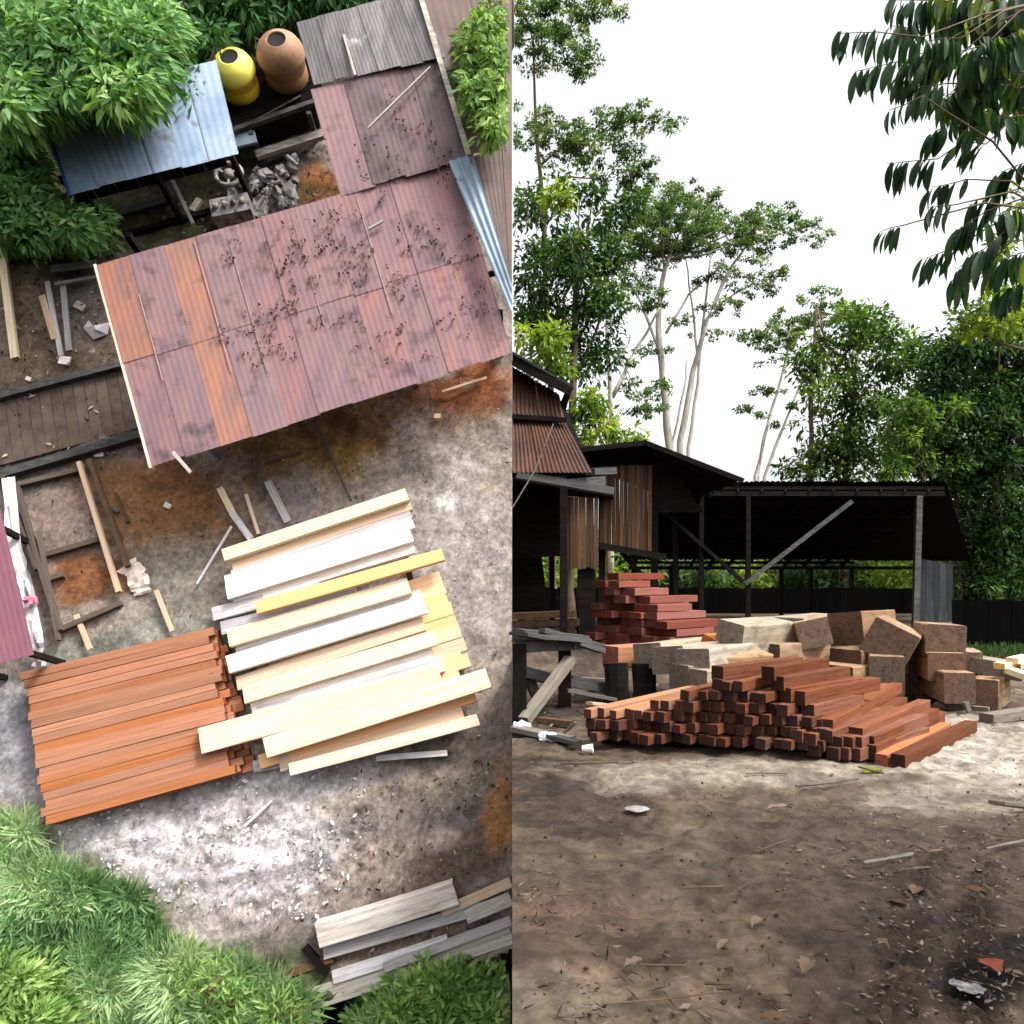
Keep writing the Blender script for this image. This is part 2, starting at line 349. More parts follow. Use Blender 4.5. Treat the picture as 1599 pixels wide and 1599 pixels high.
class MB:
    def __init__(s):
        s.v, s.f, s.m = [], [], []
    def quad(s, *p, mi=0):
        i = len(s.v)
        s.v += [Vector(q) for q in p]
        s.f.append(tuple(range(i, i + len(p)))); s.m.append(mi)
    def hexa(s, c, mi=0):        # 8 corners: 4 of the bottom, 4 of the top, same turn
        i = len(s.v)
        s.v += [Vector(q) for q in c]
        for f in ((3, 2, 1, 0), (4, 5, 6, 7), (0, 1, 5, 4), (1, 2, 6, 5), (2, 3, 7, 6), (3, 0, 4, 7)):
            s.f.append(tuple(i + k for k in f)); s.m.append(mi)
    def slab(s, quad4, th, n, mi=0):   # a quad with thickness th along -n
        n = Vector(n).normalized() * th
        s.hexa([Vector(q) - n for q in quad4] + [Vector(q) for q in quad4], mi)
    def bar(s, a, b, wx, wz, up=(0, 0, 1), mi=0):
        a, b = Vector(a), Vector(b)
        x = (b - a).normalized()
        y = Vector(up).cross(x)
        if y.length < 1e-3: y = Vector((0, 1, 0)).cross(x)
        y.normalize(); z = x.cross(y)
        y *= wx / 2; z *= wz / 2
        s.hexa([a - y - z, b - y - z, b + y - z, a + y - z, a - y + z, b - y + z, b + y + z, a + y + z], mi)
    def tube(s, pts, rad, n=7, cap=True, mi=0):
        pts = [Vector(p) for p in pts]
        i0 = len(s.v)
        for k, p in enumerate(pts):
            d = (pts[min(k + 1, len(pts) - 1)] - pts[max(k - 1, 0)]).normalized()
            a = d.orthogonal().normalized() if abs(d.z) < 0.9 else Vector((1, 0, 0)).cross(d).normalized()
            if abs(d.z) < 0.9: a = Vector((0, 0, 1)).cross(d).normalized()
            b = d.cross(a)
            for j in range(n):
                t = 2 * math.pi * j / n
                s.v.append(p + (a * math.cos(t) + b * math.sin(t)) * rad[k])
        for k in range(len(pts) - 1):
            for j in range(n):
                a = i0 + k * n + j; b = i0 + k * n + (j + 1) % n
                s.f.append((a, b, b + n, a + n)); s.m.append(mi)
        if cap:
            s.f.append(tuple(i0 + j for j in range(n))[::-1]); s.m.append(mi)
            e = i0 + (len(pts) - 1) * n
            s.f.append(tuple(e + j for j in range(n))); s.m.append(mi)
    def lathe(s, prof, n=28, c=(0, 0, 0), mi=0):
        i0 = len(s.v); c = Vector(c)
        for r, z in prof:
            for j in range(n):
                t = 2 * math.pi * j / n
                s.v.append(c + Vector((r * math.cos(t), r * math.sin(t), z)))
        for k in range(len(prof) - 1):
            for j in range(n):
                a = i0 + k * n + j; b = i0 + k * n + (j + 1) % n
                s.f.append((a, b, b + n, a + n)); s.m.append(mi)
    def sheet(s, a, b, c, d, waves, amp, n, seg=1, mi=0):
        # corrugated sheet: a->b is the wavy edge at the top, d->c at the bottom
        a, b, c, d = map(Vector, (a, b, c, d)); n = Vector(n).normalized()
        nu = waves * 4; i0 = len(s.v)
        for j in range(seg + 1):
            q = j / seg
            for i in range(nu + 1):
                p = i / nu
                s.v.append((a.lerp(b, p)).lerp(d.lerp(c, p), q) + n * amp * math.sin(2 * math.pi * waves * p))
        for j in range(seg):
            for i in range(nu):
                k = i0 + j * (nu + 1) + i
                s.f.append((k, k + 1, k + nu + 2, k + nu + 1)); s.m.append(mi)
    def build(s, name, mats, parent=None, frame=ID, base=None, smooth=False):
        if not isinstance(mats, (list, tuple)): mats = [mats]
        if parent is not None:
            b = Vector(parent['_b'])
        else:
            b = Vector(base) if base is not None else sum(s.v, Vector()) / max(1, len(s.v))
        me = bpy.data.meshes.new(name)
        me.from_pydata([tuple(q - b) for q in s.v], [], s.f)
        for m in mats: me.materials.append(m)
        if len(mats) > 1: me.polygons.foreach_set('material_index', s.m)
        if smooth: me.polygons.foreach_set('use_smooth', [True] * len(me.polygons))
        me.update()
        o = bpy.data.objects.new(name, me)
        COL.objects.link(o)
        if parent is not None:
            o.parent = parent
        else:
            o.matrix_world = frame @ Matrix.Translation(b)
        o['_b'] = list(b)
        return o

# unit beams: octagonal section, slightly bowed, 6 variants shared by every timber
def unit_beam(k, ch=0.035, bow=0.03, wob=0.02):
    r = random.Random(k * 31 + 5)
    v, f = [], []
    xs = [-0.5, -0.18, 0.16, 0.5]
    b1, b2 = r.uniform(-bow, bow), r.uniform(-bow, bow)
    for x in xs:
        oy = b1 * (1 - 4 * x * x) ; oz = b2 * (1 - 4 * x * x) * 0.6
        sy, sz = 0.5 * (1 + r.uniform(-wob, wob)), 0.5 * (1 + r.uniform(-wob, wob))
        sk = r.uniform(-.03, .03)
        for y, z in ((-1, -1 + ch * 2), (-1 + ch * 2, -1), (1 - ch * 2, -1), (1, -1 + ch * 2), (1, 1 - ch * 2), (1 - ch * 2, 1), (-1 + ch * 2, 1), (-1, 1 - ch * 2)):
            xx = x + (sk * y * 0.12 if abs(x) == 0.5 else 0)
            v.append((xx, y * sy + oy, z * sz + oz))
    for s in range(3):
        for j in range(8):
            a, b = s * 8 + j, s * 8 + (j + 1) % 8
            f.append((a, b, b + 8, a + 8))
    f.append(tuple(range(8))); f.append(tuple(range(31, 23, -1)))
    me = bpy.data.meshes.new('timber')
    me.from_pydata(v, [], [q[::-1] for q in f])
    me.update()
    return me
UNIT = [unit_beam(k) for k in range(6)]
UMAT = {}
def beam_mesh(mat, k):
    key = (mat, k)
    if key not in UMAT:
        me = UNIT[k].copy()
        me.materials.append(M[mat])
        UMAT[key] = me
    return UMAT[key]

def beam(name, mat, a, b, wid, th, label=None, cat=None, group=None, frame=ID, up=(0, 0, 1), roll=0.0, parent=None, k=None):
    """one timber from end centre a to end centre b"""
    a, b = Vector(a), Vector(b)
    x = (b - a)
    ln = x.length; x = x / ln
    y = Vector(up).cross(x).normalized(); z = x.cross(y)
    if roll:
        y, z = y * math.cos(roll) + z * math.sin(roll), z * math.cos(roll) - y * math.sin(roll)
    c = (a + b) / 2
    m = Matrix(((x.x * ln, y.x * wid, z.x * th, c.x), (x.y * ln, y.y * wid, z.y * th, c.y), (x.z * ln, y.z * wid, z.z * th, c.z), (0, 0, 0, 1)))
    o = bpy.data.objects.new(name, beam_mesh(mat, random.randrange(6) if k is None else k))
    COL.objects.link(o)
    if parent is not None:
        o.parent = parent
        o.matrix_local = Matrix.Translation(-Vector(parent['_b'])) @ m
    else:
        o.matrix_world = frame @ m
        tag(o, label, cat, group)
    return o

ORD = ['first', 'second', 'third', 'fourth', 'fifth', 'sixth', 'seventh', 'eighth', 'ninth', 'tenth', 'eleventh', 'twelfth', 'thirteenth', 'fourteenth', 'fifteenth', 'sixteenth', 'seventeenth', 'eighteenth', 'nineteenth', 'twentieth']

def mesh_np(name, V, Fc, mats, tint=None, parent=None, frame=ID, base=None, smooth=False, attr='tint', col=None):
    V = np.asarray(V, dtype=np.float32)
    if parent is not None: b = np.array(list(parent['_b']))
    elif base is not None: b = np.array(list(base))
    else: b = V.mean(0)
    V = V - b
    me = bpy.data.meshes.new(name)
    nf, k = Fc.shape
    me.vertices.add(len(V)); me.vertices.foreach_set('co', V.astype(np.float32).ravel())
    me.loops.add(nf * k); me.loops.foreach_set('vertex_index', Fc.astype(np.int32).ravel())
    me.polygons.add(nf)
    me.polygons.foreach_set('loop_start', np.arange(0, nf * k, k, dtype=np.int32))
    me.polygons.foreach_set('loop_total', np.full(nf, k, dtype=np.int32))
    if smooth: me.polygons.foreach_set('use_smooth', np.ones(nf, dtype=bool))
    me.update(calc_edges=True)
    if tint is not None:
        at = me.attributes.new(attr, 'FLOAT', 'POINT'); at.data.foreach_set('value', tint.astype(np.float32))
    if col is not None:
        at = me.attributes.new('soil', 'FLOAT_COLOR', 'POINT')
        at.data.foreach_set('color', np.c_[col, np.ones(len(col))].astype(np.float32).ravel())
    for m in (mats if isinstance(mats, (list, tuple)) else [mats]): me.materials.append(m)
    o = bpy.data.objects.new(name, me)
    COL.objects.link(o)
    if parent is not None: o.parent = parent
    else: o.matrix_world = frame @ Matrix.Translation(Vector(b))
    o['_b'] = [float(q) for q in b]
    return o

def leaf_cloud(centres, radii, per, size, aspect=0.4, droop=0.3, out=0.6, sizevar=0.4, clip=None, squash=1.0, tintvar=0.35):
    """diamond leaves folded on the midrib around clump centres; returns verts, faces, tint"""
    C = np.repeat(np.asarray(centres, float), per, axis=0)
    Rr = np.repeat(np.asarray(radii, float), per)
    ct = np.repeat(np.clip(rng.normal(0.45, 0.26, len(centres)), 0, 1), per)
    n = len(C)
    d = rng.normal(size=(n, 3)); d /= np.linalg.norm(d, axis=1)[:, None]
    rad = Rr * rng.random(n) ** 0.45
    off = d * rad[:, None]; off[:, 2] *= squash
    P = C + off
    ax = d * out + rng.normal(size=(n, 3)) * (1 - out) * 0.8
    ax[:, 2] -= droop
    ax /= np.linalg.norm(ax, axis=1)[:, None]
    sd = np.cross(ax, rng.normal(size=(n, 3)) * 0.5 + np.array([0, 0, 1.0]))
    sd /= np.linalg.norm(sd, axis=1)[:, None] + 1e-9
    nm = np.cross(sd, ax)
    ln = size * (1 + sizevar * rng.uniform(-1, 1, n))
    hw = ln * aspect * 0.5
    a = P; t = P + ax * ln[:, None] - np.array([0, 0, 1.0]) * (ln * droop * 0.25)[:, None]
    mid = P + ax * (ln * 0.45)[:, None]
    l = mid + sd * hw[:, None] + nm * (hw * 0.35)[:, None]
    r = mid - sd * hw[:, None] + nm * (hw * 0.35)[:, None]
    tint = np.clip(ct + rng.normal(0, tintvar * 0.5, n), 0, 1)
    if clip is not None:
        keep = clip(a) & clip(t) & clip(l) & clip(r)
        a, t, l, r, tint = a[keep], t[keep], l[keep], r[keep], tint[keep]
    n = len(a)
    V = np.stack([a, l, t, r], 1).reshape(-1, 3)
    i = np.arange(n) * 4
    Fc = np.concatenate([np.stack([i, i + 1, i + 2], 1), np.stack([i, i + 2, i + 3], 1)])
    return V, Fc, np.repeat(tint, 4)

def vnoise(x, y, seed=0):
    r = np.random.default_rng(seed); g = r.random((256, 256))
    xi, yi = np.floor(x).astype(int), np.floor(y).astype(int)
    fx, fy = x - xi, y - yi
    fx, fy = fx * fx * (3 - 2 * fx), fy * fy * (3 - 2 * fy)
    a = g[xi & 255, yi & 255]; b = g[(xi + 1) & 255, yi & 255]
    c = g[xi & 255, (yi + 1) & 255]; d = g[(xi + 1) & 255, (yi + 1) & 255]
    return (a * (1 - fx) + b * fx) * (1 - fy) + (c * (1 - fx) + d * fx) * fy
def fbm(x, y, seed=0, o=5):
    s = 0; a = 0.5; t = 0
    for k in range(o):
        s = s + a * vnoise(x * 2 ** k, y * 2 ** k, seed + k); t += a; a *= 0.55
    return s / t

def inpoly(x, y, poly):
    x, y = np.asarray(x, float), np.asarray(y, float)
    c = np.zeros(x.shape, bool); n = len(poly)
    for i in range(n):
        (x1, y1), (x2, y2) = poly[i], poly[(i + 1) % n]
        if y1 == y2: continue
        k = ((y1 > y) != (y2 > y)) & (x < (x2 - x1) * (y - y1) / (y2 - y1) + x1)
        c ^= k
    return c

LEFT = lambda q: q[:, 0] < -0.02
RIGHT = lambda q: q[:, 0] > 0.02

def zones(PX, PY, base, zs, warp):
    C = np.tile(np.array(base), (len(PX), 1))
    for (x, y, rx, ry, ang, col, k) in zs:
        t = math.radians(ang)
        dx, dy = PX - x, PY - y
        a = (dx * math.cos(t) + dy * math.sin(t)) / rx
        b = (-dx * math.sin(t) + dy * math.cos(t)) / ry
        d = np.sqrt(a * a + b * b) + warp
        m = np.clip((1.25 - d) / 0.5, 0, 1)[:, None] * k
        C = C * (1 - m) + np.array(col) * m
    return C

# ================================================================== THE YARD FROM THE AIR (x < 0)
def yard_ground():
    us = np.linspace(-15.0, 0, 250); vs = np.linspace(-12.5, 15.0, 420)
    U, V = np.meshgrid(us, vs)
    u, v = U.ravel(), V.ravel()
    Wp = P0.y + v * VA.y; Zp = P0.z + v * VA.z
    PX = CX + F * u / Wp; PY = HY - F * (Zp - CAMZ) / Wp
    n1 = fbm(u * 1.3 + 40, v * 1.3 + 40, 3); n2 = fbm(u * 4 + 90, v * 4 + 70, 9)
    h = (n1 - 0.5) * 0.22 + (n2 - 0.5) * 0.10
    n3 = fbm(u * 9 + 11, v * 9 + 60, 21, 4)
    wd = inpoly(PX, PY, [(90, 1280), (350, 1210), (560, 1200), (600, 1330), (480, 1430), (260, 1420)])
    h += wd * (n3 - 0.5) * 0.18
    bank = inpoly(PX, PY, [(455, 1760), (470, 1585), (560, 1545), (690, 1560), (720, 1520), (1000, 1400), (1000, 1760)])
    h = np.where(bank, -1.6 + (n1 - .5) * .3, h)
    h = np.clip(h, -2, 0.16)
    warp = (fbm(u * 2.2 + 5, v * 2.2 + 9, 33) - 0.5) * 1.3
    grey = S(122, 112, 104); brown = S(104, 74, 50); dark = S(66, 56, 50); white = S(188, 182, 182)
    zs = [
        (330, 820, 150, 120, -15, S(112, 96, 82), .8), (230, 780, 120, 70, 10, S(120, 84, 54), .9), (130, 910, 62, 42, -10, S(112, 72, 44), .95),
        (100, 800, 60, 50, 0, S(116, 100, 92), .8), (570, 675, 260, 52, -17, brown, .95), (440, 700, 70, 40, 0, S(112, 90, 50), .8),
        (730, 610, 100, 34, -15, S(104, 62, 38), .95), (560, 720, 60, 30, -10, S(126, 98, 52), .6), (450, 780, 60, 40, -70, S(112, 106, 104), .8),
        (680, 870, 110, 200, 0, S(134, 128, 126), .7), (695, 785, 20, 15, 0, S(190, 186, 182), .9), (620, 735, 50, 40, 0, S(120, 110, 100), .6),
        (100, 640, 190, 90, -15, S(74, 64, 56), .95), (80, 500, 130, 110, 0, S(98, 84, 68), .9), (150, 480, 60, 60, 0, S(104, 96, 94), .7), (190, 590, 40, 20, -15, S(120, 96, 60), .8),
        (350, 310, 210, 70, -15, S(72, 64, 60), .95), (500, 285, 40, 40, 0, S(120, 76, 44), .9), (250, 350, 90, 40, -15, S(84, 82, 62), .8),
        (200, 1010, 150, 40, -15, S(112, 114, 106), .8), (300, 930, 70, 90, -20, S(110, 108, 100), .7), (20, 1150, 50, 110, 0, S(134, 132, 136), .9),
        (320, 1300, 260, 78, -12, white, .97), (470, 1280, 120, 70, -10, white, .85), (330, 1385, 220, 36, -8, S(186, 180, 184), .85), (160, 1320, 90, 44, -20, S(196, 190, 192), .9),
        (620, 1245, 120, 24, -8, S(150, 138, 110), .6), (430, 1365, 170, 11, -8, S(108, 104, 104), .85), (640, 1290, 110, 70, -15, S(104, 96, 92), .9), (600, 1345, 90, 30, -15, S(150, 134, 120), .6),
        (725, 1335, 100, 44, -18, S(92, 78, 68), .9), (785, 1270, 26, 60, 0, S(150, 104, 64), .9), (690, 1310, 30, 18, -20, S(158, 144, 138), .7),
        (620, 1440, 200, 60, -16, S(100, 86, 78), .9), (380, 1440, 160, 40, -8, S(150, 142, 140), .9), (470, 1460, 70, 30, -10, S(96, 88, 84), .8),
        (100, 1480, 190, 150, 20, S(96, 98, 74), .9), (330, 1570, 260, 80, 0, S(62, 74, 44), .9), (20, 1340, 60, 60, 0, S(140, 140, 110), .7),
        (650, 1620, 240, 70, -15, S(40, 34, 30), .95), (120, 200, 330, 230, 0, S(60, 62, 40), .8),
    ]
    C = zones(PX, PY, grey, zs, warp)
    sp = fbm(u * 14, v * 14, 51, 3)
    C = C * (0.85 + 0.5 * np.clip((sp - 0.3) / 0.4, 0, 1))[:, None]
    ca, sa = math.cos(.2), math.sin(.2)
    mu, mv = u * ca + v * sa, -u * sa + v * ca
    mot = fbm(mu * 1.6 + 9, mv * 4.2 + 3, 57, 5); mot2 = fbm(mu * 7 + 9, mv * 9 + 3, 59, 4)
    wk = np.clip((C.mean(1) - .3) / .2, 0, 1)
    kk = np.clip((mot - .34) / .22, 0, 1) * .55 + np.clip((mot2 - .32) / .3, 0, 1) * .45
    C = C * (1 - wk[:, None] * (1 - (.42 + .6 * kk))[:, None])
    C = np.where(bank[:, None], np.array(S(30, 26, 24)), C)  # drop below the bank painted near black for its shade
    nx, ny = len(us), len(vs)
    i = np.arange(nx * ny).reshape(ny, nx)
    Fc = np.stack([i[:-1, :-1].ravel(), i[:-1, 1:].ravel(), i[1:, 1:].ravel(), i[1:, :-1].ravel()], 1)
    m = vcolmat('yard_soil', 1.6, 0.8, 0.05, fine=8)
    o = mesh_np('yard_ground', np.c_[u, v, h], Fc, m, col=C, frame=SM, base=(0, 0, 0), smooth=True)
    tag(o, 'grey brown dirt yard with rusty soil and white debris seen from above', kind='structure')
    mb = MB()
    mb.hexa([(-15, -12.5, -4), (-0.001, -12.5, -4), (-0.001, 15, -4), (-15, 15, -4), (-15, -12.5, -1.9), (-0.001, -12.5, -1.9), (-0.001, 15, -1.9), (-15, 15, -1.9)])
    q = mb.build('yard_subsoil', blotch('subsoil', [(0.3, S(50, 42, 36)), (0.7, S(72, 60, 50))], 1), frame=SM, base=(0, 0, -2))
    tag(q, 'dark earth under the yard', kind='structure')
yard_ground()

WU = (0, 0, 1)
def Lp(pts, h):
    return [L(x, y, h) for x, y in pts]

def sheets(parent, quad, hs, ncol, rows, mats, waves=6, amp=0.0028, name='roof_sheet', over=0.06, gap=0.0, jit=0.02):
    """roof plane from 4 pixel corners TL TR BR BL with heights; sheets run from top to bottom edge"""
    TL, TR, BR, BL = [L(p[0], p[1], h) for p, h in zip(quad, hs)]
    n = (TR - TL).cross(TL - BL).normalized()
    if n.z < 0: n = -n
    for r in range(rows):
        for c in range(ncol):
            j = random.uniform(-jit, jit)
            a0, a1 = c / ncol - gap, (c + 1) / ncol + 0.06 / ncol
            r0, r1 = r / rows - (over / rows if r else 0), (r + 1) / rows + random.uniform(-.012, .012)
            P = lambda s, t: TL.lerp(TR, s).lerp(BL.lerp(BR, s), t)
            lift = n * ((0.012 if c % 2 else 0.0) + 0.010 * (rows - 1 - r) * 1.0 + random.uniform(0, .008))
            q = [P(a0, r0) + lift, P(a1, r0) + lift, P(a1, r1) + lift, P(a0, r1) + lift]
            for k in q:
                if k.x > -0.004: k.x = -0.004
            if max(abs(q[0].x - q[1].x), abs(q[3].x - q[2].x)) < 0.03: continue
            mb = MB(); mb.sheet(*q, waves, amp, n)
            m = mats[(c * 7 + r * 3) % len(mats)] if not callable(mats) else mats(c, r)
            mb.build(name, M[m], parent, smooth=True)

# ---- long rusty roofed shed, L shaped
t = thing('sawmill_shed', 'long shed under a rusty purple corrugated roof in the middle of the yard', 'shed', L(237, 735, 0), frame=SM)
def rm(c, r):
    if c in (0, 2) and r == 0: return 'rustorange'
    if r == 1 and c == 2: return 'rustorange'
    return 'rust'
sheets(t, [(150, 415), (705, 254), (800, 551), (237, 732)], [2.0, 2.0, 1.55, 1.55], 11, 2, rm)
sheets(t, [(485, 140), (690, 85), (735, 245), (532, 305)], [2.15, 2.3, 2.15, 2.02], 4, 1, lambda c, r: 'rustdark' if c else 'rust', over=.05)
sheets(t, [(463, 35), (652, -15), (694, 90), (490, 133)], [2.3, 2.5, 2.38, 2.2], 6, 1, lambda c, r: 'rustgrey')
sheets(t, [(655, -20), (860, -60), (900, 215), (733, 245)], [2.52, 2.0, 1.8, 2.16], 3, 2, lambda c, r: 'rustbrown')
sheets(t, [(735, 245), (880, 205), (960, 480), (800, 480)], [2.12, 1.9, 1.7, 1.85], 3, 1, lambda c, r: 'rustbrown')
for k in (1, 3, 4, 6, 8):       # pale lap seams between sheets
    f = k / 11; a0 = L(150 + 555 * f, 415 - 161 * f, 2.03); b0 = L(237 + 563 * f, 732 - 181 * f, 1.585)
    a1, b1 = a0.lerp(b0, random.uniform(0, .3)), a0.lerp(b0, random.uniform(.6, .98))
    mb = MB(); mb.bar(a1, b1, .018, .008, WU); mb.build('lap_seam', M['seam'], t)
mb = MB()
mb.bar(L(652, -20, 2.56), L(732, 243, 2.26), 0.10, 0.05, WU)
mb.build('ridge_cap', M['palegrey'], t)
for a, b in (((700, 252), (800, 480)), ((738, 240), (840, 430))): pass
mb = MB()
q = [L(700, 252, 2.25), L(738, 240, 2.25), L(815, 440, 2.05), L(800, 492, 2.05)]
for k in q: k.x = min(k.x, -.005)
mb.sheet(*q, 3, .02, (0, 0, 1)); o = mb.build('roof_sheet', M['bluegrey'], t, smooth=True)
o['label'] = 'blue grey sheet along the eave of the rusty roof'
mb = MB()
for a, b, h1, h2 in (((150, 415), (237, 732), 1.96, 1.5),):
    mb.bar(L(*a, h1), L(*b, h2), 0.05, 0.12, WU)
mb.build('barge_board', M['pink'], t)
for (x, y) in ((245, 700), (390, 670), (500, 640), (640, 600), (780, 555), (190, 430), (540, 330)):
    p = L(x, y, 1.45); mb = MB()
    mb.bar((p.x, p.y + .9, -0.1), (p.x, p.y + .9, 1.45), .12, .12, (0, 1, 0)); mb.build('post', M['darkwood'], t)
for i, (a, b) in enumerate((((160, 440), (790, 262)), ((200, 590), (795, 420)))):
    mb = MB(); pa, pb = L(*a, 1.55), L(*b, 1.5); mb.bar(pa, pb, .08, .08, WU); mb.build('purlin', M['darkwood'], t)
# straight pale battens lying on the sheets
for a, b, h in (((540, 655), (0, 0), 0),): pass
for a, b, hh, wd, lab in (((537, 55), (555, 118), 2.36, .05, 'thin pale batten lying across the grey sheets near the orange drum'), ((575, 200), (672, 105), 2.36, .03, 'thin pale stick lying aslant on the dark roof wing'),
                          ((270, 706), (298, 738), 1.68, .06, 'short white stick on the lower left corner of the rusty roof'), ((575, 358), (598, 345), 2.02, .04, 'small pale stick on the middle of the rusty roof')):
    beam('stick', 'palegrey', L(*a, hh), L(*b, hh), wd, .04, lab, 'stick', 'pale sticks lying on the roof', SM)

# ---- litter of leaves on the roof
def roof_litter():
    pts = []
    while len(pts) < 420:
        x, y = random.uniform(340, 795), random.uniform(150, 600)
        if inpoly([x], [y], [(330, 380), (520, 330), (500, 160), (690, 100), (795, 380), (795, 540), (420, 600), (330, 520)])[0] and vnoise(np.array([x / 28.]), np.array([y / 28.]), 4)[0] > .55:
            TL, TR, BR, BL = (150, 415), (705, 254), (800, 551), (237, 732)
            k = min(1, max(0, (y - (415 - (x - 150) * .29)) / 305))
            h = 2.0 - .45 * k + .05 if y > 300 else 2.22
            pts.append(L(x, y, h + .02))
    V, Fc, tn = leaf_cloud(np.array([tuple(p) for p in pts]), np.full(len(pts), .07), 3, .06, .6, 0, .2, squash=.05, clip=LEFT)
    m = leafmat('dark_litter', S(70, 54, 54), S(90, 70, 68), S(112, 88, 82), 0, .9, .1)
    o = mesh_np('leaf_litter', V, Fc, m, tn, frame=SM); tag(o, 'dark fallen leaves scattered over the rusty roof', 'leaf litter', kind='stuff')
roof_litter()

# ---- blue roofed lean-to
t = thing('lean_to', 'small lean-to with a pale blue sheet roof half hidden under the big tree', 'shed', L(110, 330, 0), frame=SM)
sheets(t, [(48, 165), (335, 95), (370, 240), (110, 305)], [1.9, 1.9, 1.6, 1.6], 6, 1, lambda c, r: 'bluesheet', waves=4)
mb = MB(); mb.bar(L(86, 228, 1.7), L(112, 310, 1.55), .05, .2, WU); mb.build('barge_board', blotch('deep_blue_board', [(0, S(24, 52, 120)), (1, S(36, 70, 150))], 2), t)
for (x, y) in ((125, 300), (240, 272), (360, 245)):
    p = L(x, y, 1.5); mb = MB(); mb.bar((p.x, p.y + .06, -.05), (p.x, p.y + .06, 1.5), .1, .1, (0, 1, 0)); mb.build('post', M['darkwood'], t)
for k in range(7):
    a, b = L(120 + k * 34, 318 - k * 8.5, .75), L(152 + k * 34, 310 - k * 8.5, .75)
    mb = MB(); mb.slab([a, b, b + Vector((0, .0, .75)), a + Vector((0, 0, .75))], .03, (0, -1, 0)); mb.build('wall_board', M['darkwood'], t)

# ---- drum deck and trench
t = thing('drum_platform', 'raised dark plank platform beneath the yellow drum with a black sheet for the shaded opening', 'platform', L(420, 240, 0), frame=SM)
TLp, TRp = (330, 128), (480, 80)
for k in range(7):
    f0, f1 = k / 7, (k + .93) / 7
    P = lambda s, q: L(335 + (480 - 335) * s + q * 33, 128 - 45 * s + q * 74, .8)
    a, b, c, d = P(0, f0), P(1, f0), P(1, f1), P(0, f1)
    mb = MB(); mb.slab([d, c, b, a], .05, WU); mb.build('plank', M['darkwood'], t)
mb = MB(); mb.bar(L(362, 205, .8), L(490, 160, .8), .10, .10, WU); mb.bar(L(378, 200, .84), L(470, 150, .84), .04, .04, WU); mb.build('edge_beam', M['greywood'], t)
mb = MB(); mb.bar(L(400, 243, .3), L(510, 208, .3), .18, .12, WU); mb.build('lower_beam', M['palegrey'], t)
mb = MB(); mb.bar(L(366, 222, .7), L(400, 214, .7), .3, .06, WU); mb.build('metal_cover', M['bluegrey'], t)
mb = MB(); a, b = L(398, 232, .02), L(500, 198, .02); mb.slab([a, b, b + Vector((0, .05, .72)), a + Vector((0, .05, .72))], .03, (0, -1, 0)); mb.build('opening', M['black'], t)  # solid black sheet standing for the shade inside the opening
for (x, y) in ((400, 226), (488, 196), (368, 232)):
    p = L(x, y, .4); mb = MB(); mb.bar((p.x, p.y, -.05), (p.x, p.y, .76), .09, .09, (0, 1, 0)); mb.build('post', M['greywood'], t)

def drum(px, py, r, hgt, mats, label, hole):
    base = L(px, py, .82)
    t = thing('drum', label, 'drum', base, 'plastic drums on the plank platform', SM)
    b = Vector(base)
    mb = MB(); mb.lathe([(r * .90, 0), (r * .92, .03), (r * .92, hgt * .28), (r * .89, hgt * .30), (r * .92, hgt * .32), (r * .93, hgt * .52), (r * .94, hgt * .53)], 32, b); mb.build('body', mats[0], t, smooth=True)
    mb = MB(); mb.lathe([(r * .97, hgt * .53), (r * 1.03, hgt * .55), (r * 1.03, hgt * .62), (r * .98, hgt * .72), (r * .88, hgt * .83), (r * .74, hgt * .91), (r * .58, hgt * .96), (hole * 1.15, hgt * .985), (hole * 1.05, hgt * 1.0), (hole, hgt * .99), (hole * .97, hgt * .93)], 32, b); mb.build('shoulder', mats[1], t, smooth=True)
    mb = MB(); mb.lathe([(hole * .985, hgt * .965), (0.002, hgt * .95)], 24, b); mb.build('mouth_shade', M['black'], t)  # black disc paints the shade inside the drum
drum(378, 142, .42, .86, (M['yellow'], M['yellowtop']), 'bright yellow plastic drum with a dark round mouth', .185)
drum(450, 122, .48, .95, (M['terra'], M['terra']), 'faded terracotta brown drum with a dark round mouth', .19)
beam('stick', 'palegrey', L(300, 95, 1.0), L(344, 90, 1.0), .04, .04, 'thin pale stick poking out left of the yellow drum', 'stick', None, SM)

# ---- machine yard
t = thing('flywheel_engine', 'old greasy engine with an upright ring wheel in the machine yard', 'engine', L(357, 330, 0), frame=SM)
c = L(357, 272, .55); mb = MB()
ring = [c + Vector((math.cos(a) * .27, math.sin(a) * .27, 0)) for a in np.linspace(0, 2 * math.pi, 25)]
mb.tube(ring, [.05] * 25, 8, cap=False); mb.build('ring_wheel', M['engine'], t, smooth=True)
mb = MB(); mb.lathe([(.10, 0), (.11, .1), (.04, .14), (0.002, .14)], 14, c - Vector((0, 0, .05))); mb.build('hub', M['engine'], t, smooth=True)
for a in (0.6, 2.7, 4.8):
    mb = MB(); mb.bar(c, c + Vector((math.cos(a) * .26, math.sin(a) * .26, 0)), .04, .04, WU); mb.build('spoke', M['engine'], t)
mb = MB(); mb.bar(L(362, 295, .4), L(368, 330, .3), .14, .3, WU); mb.build('neck', M['engine'], t)
mb = MB(); a, b = L(335, 338, .35), L(394, 326, .35); mb.bar(a, b, .42, .5, WU); mb.build('engine_block', M['engine'], t)
for k in range(4):
    p = a.lerp(b, .15 + k * .23) + Vector((0, 0, .25)); mb = MB(); mb.lathe([(.06, 0), (.06, .07), (.03, .1), (0.002, .1)], 10, p); mb.build('cylinder_head', M['palegrey'] if k % 2 else M['engine'], t)
t = thing('scrap_heap', 'pale grey heap of greasy machine parts beside the engine', 'scrap heap', L(430, 320, 0), frame=SM)
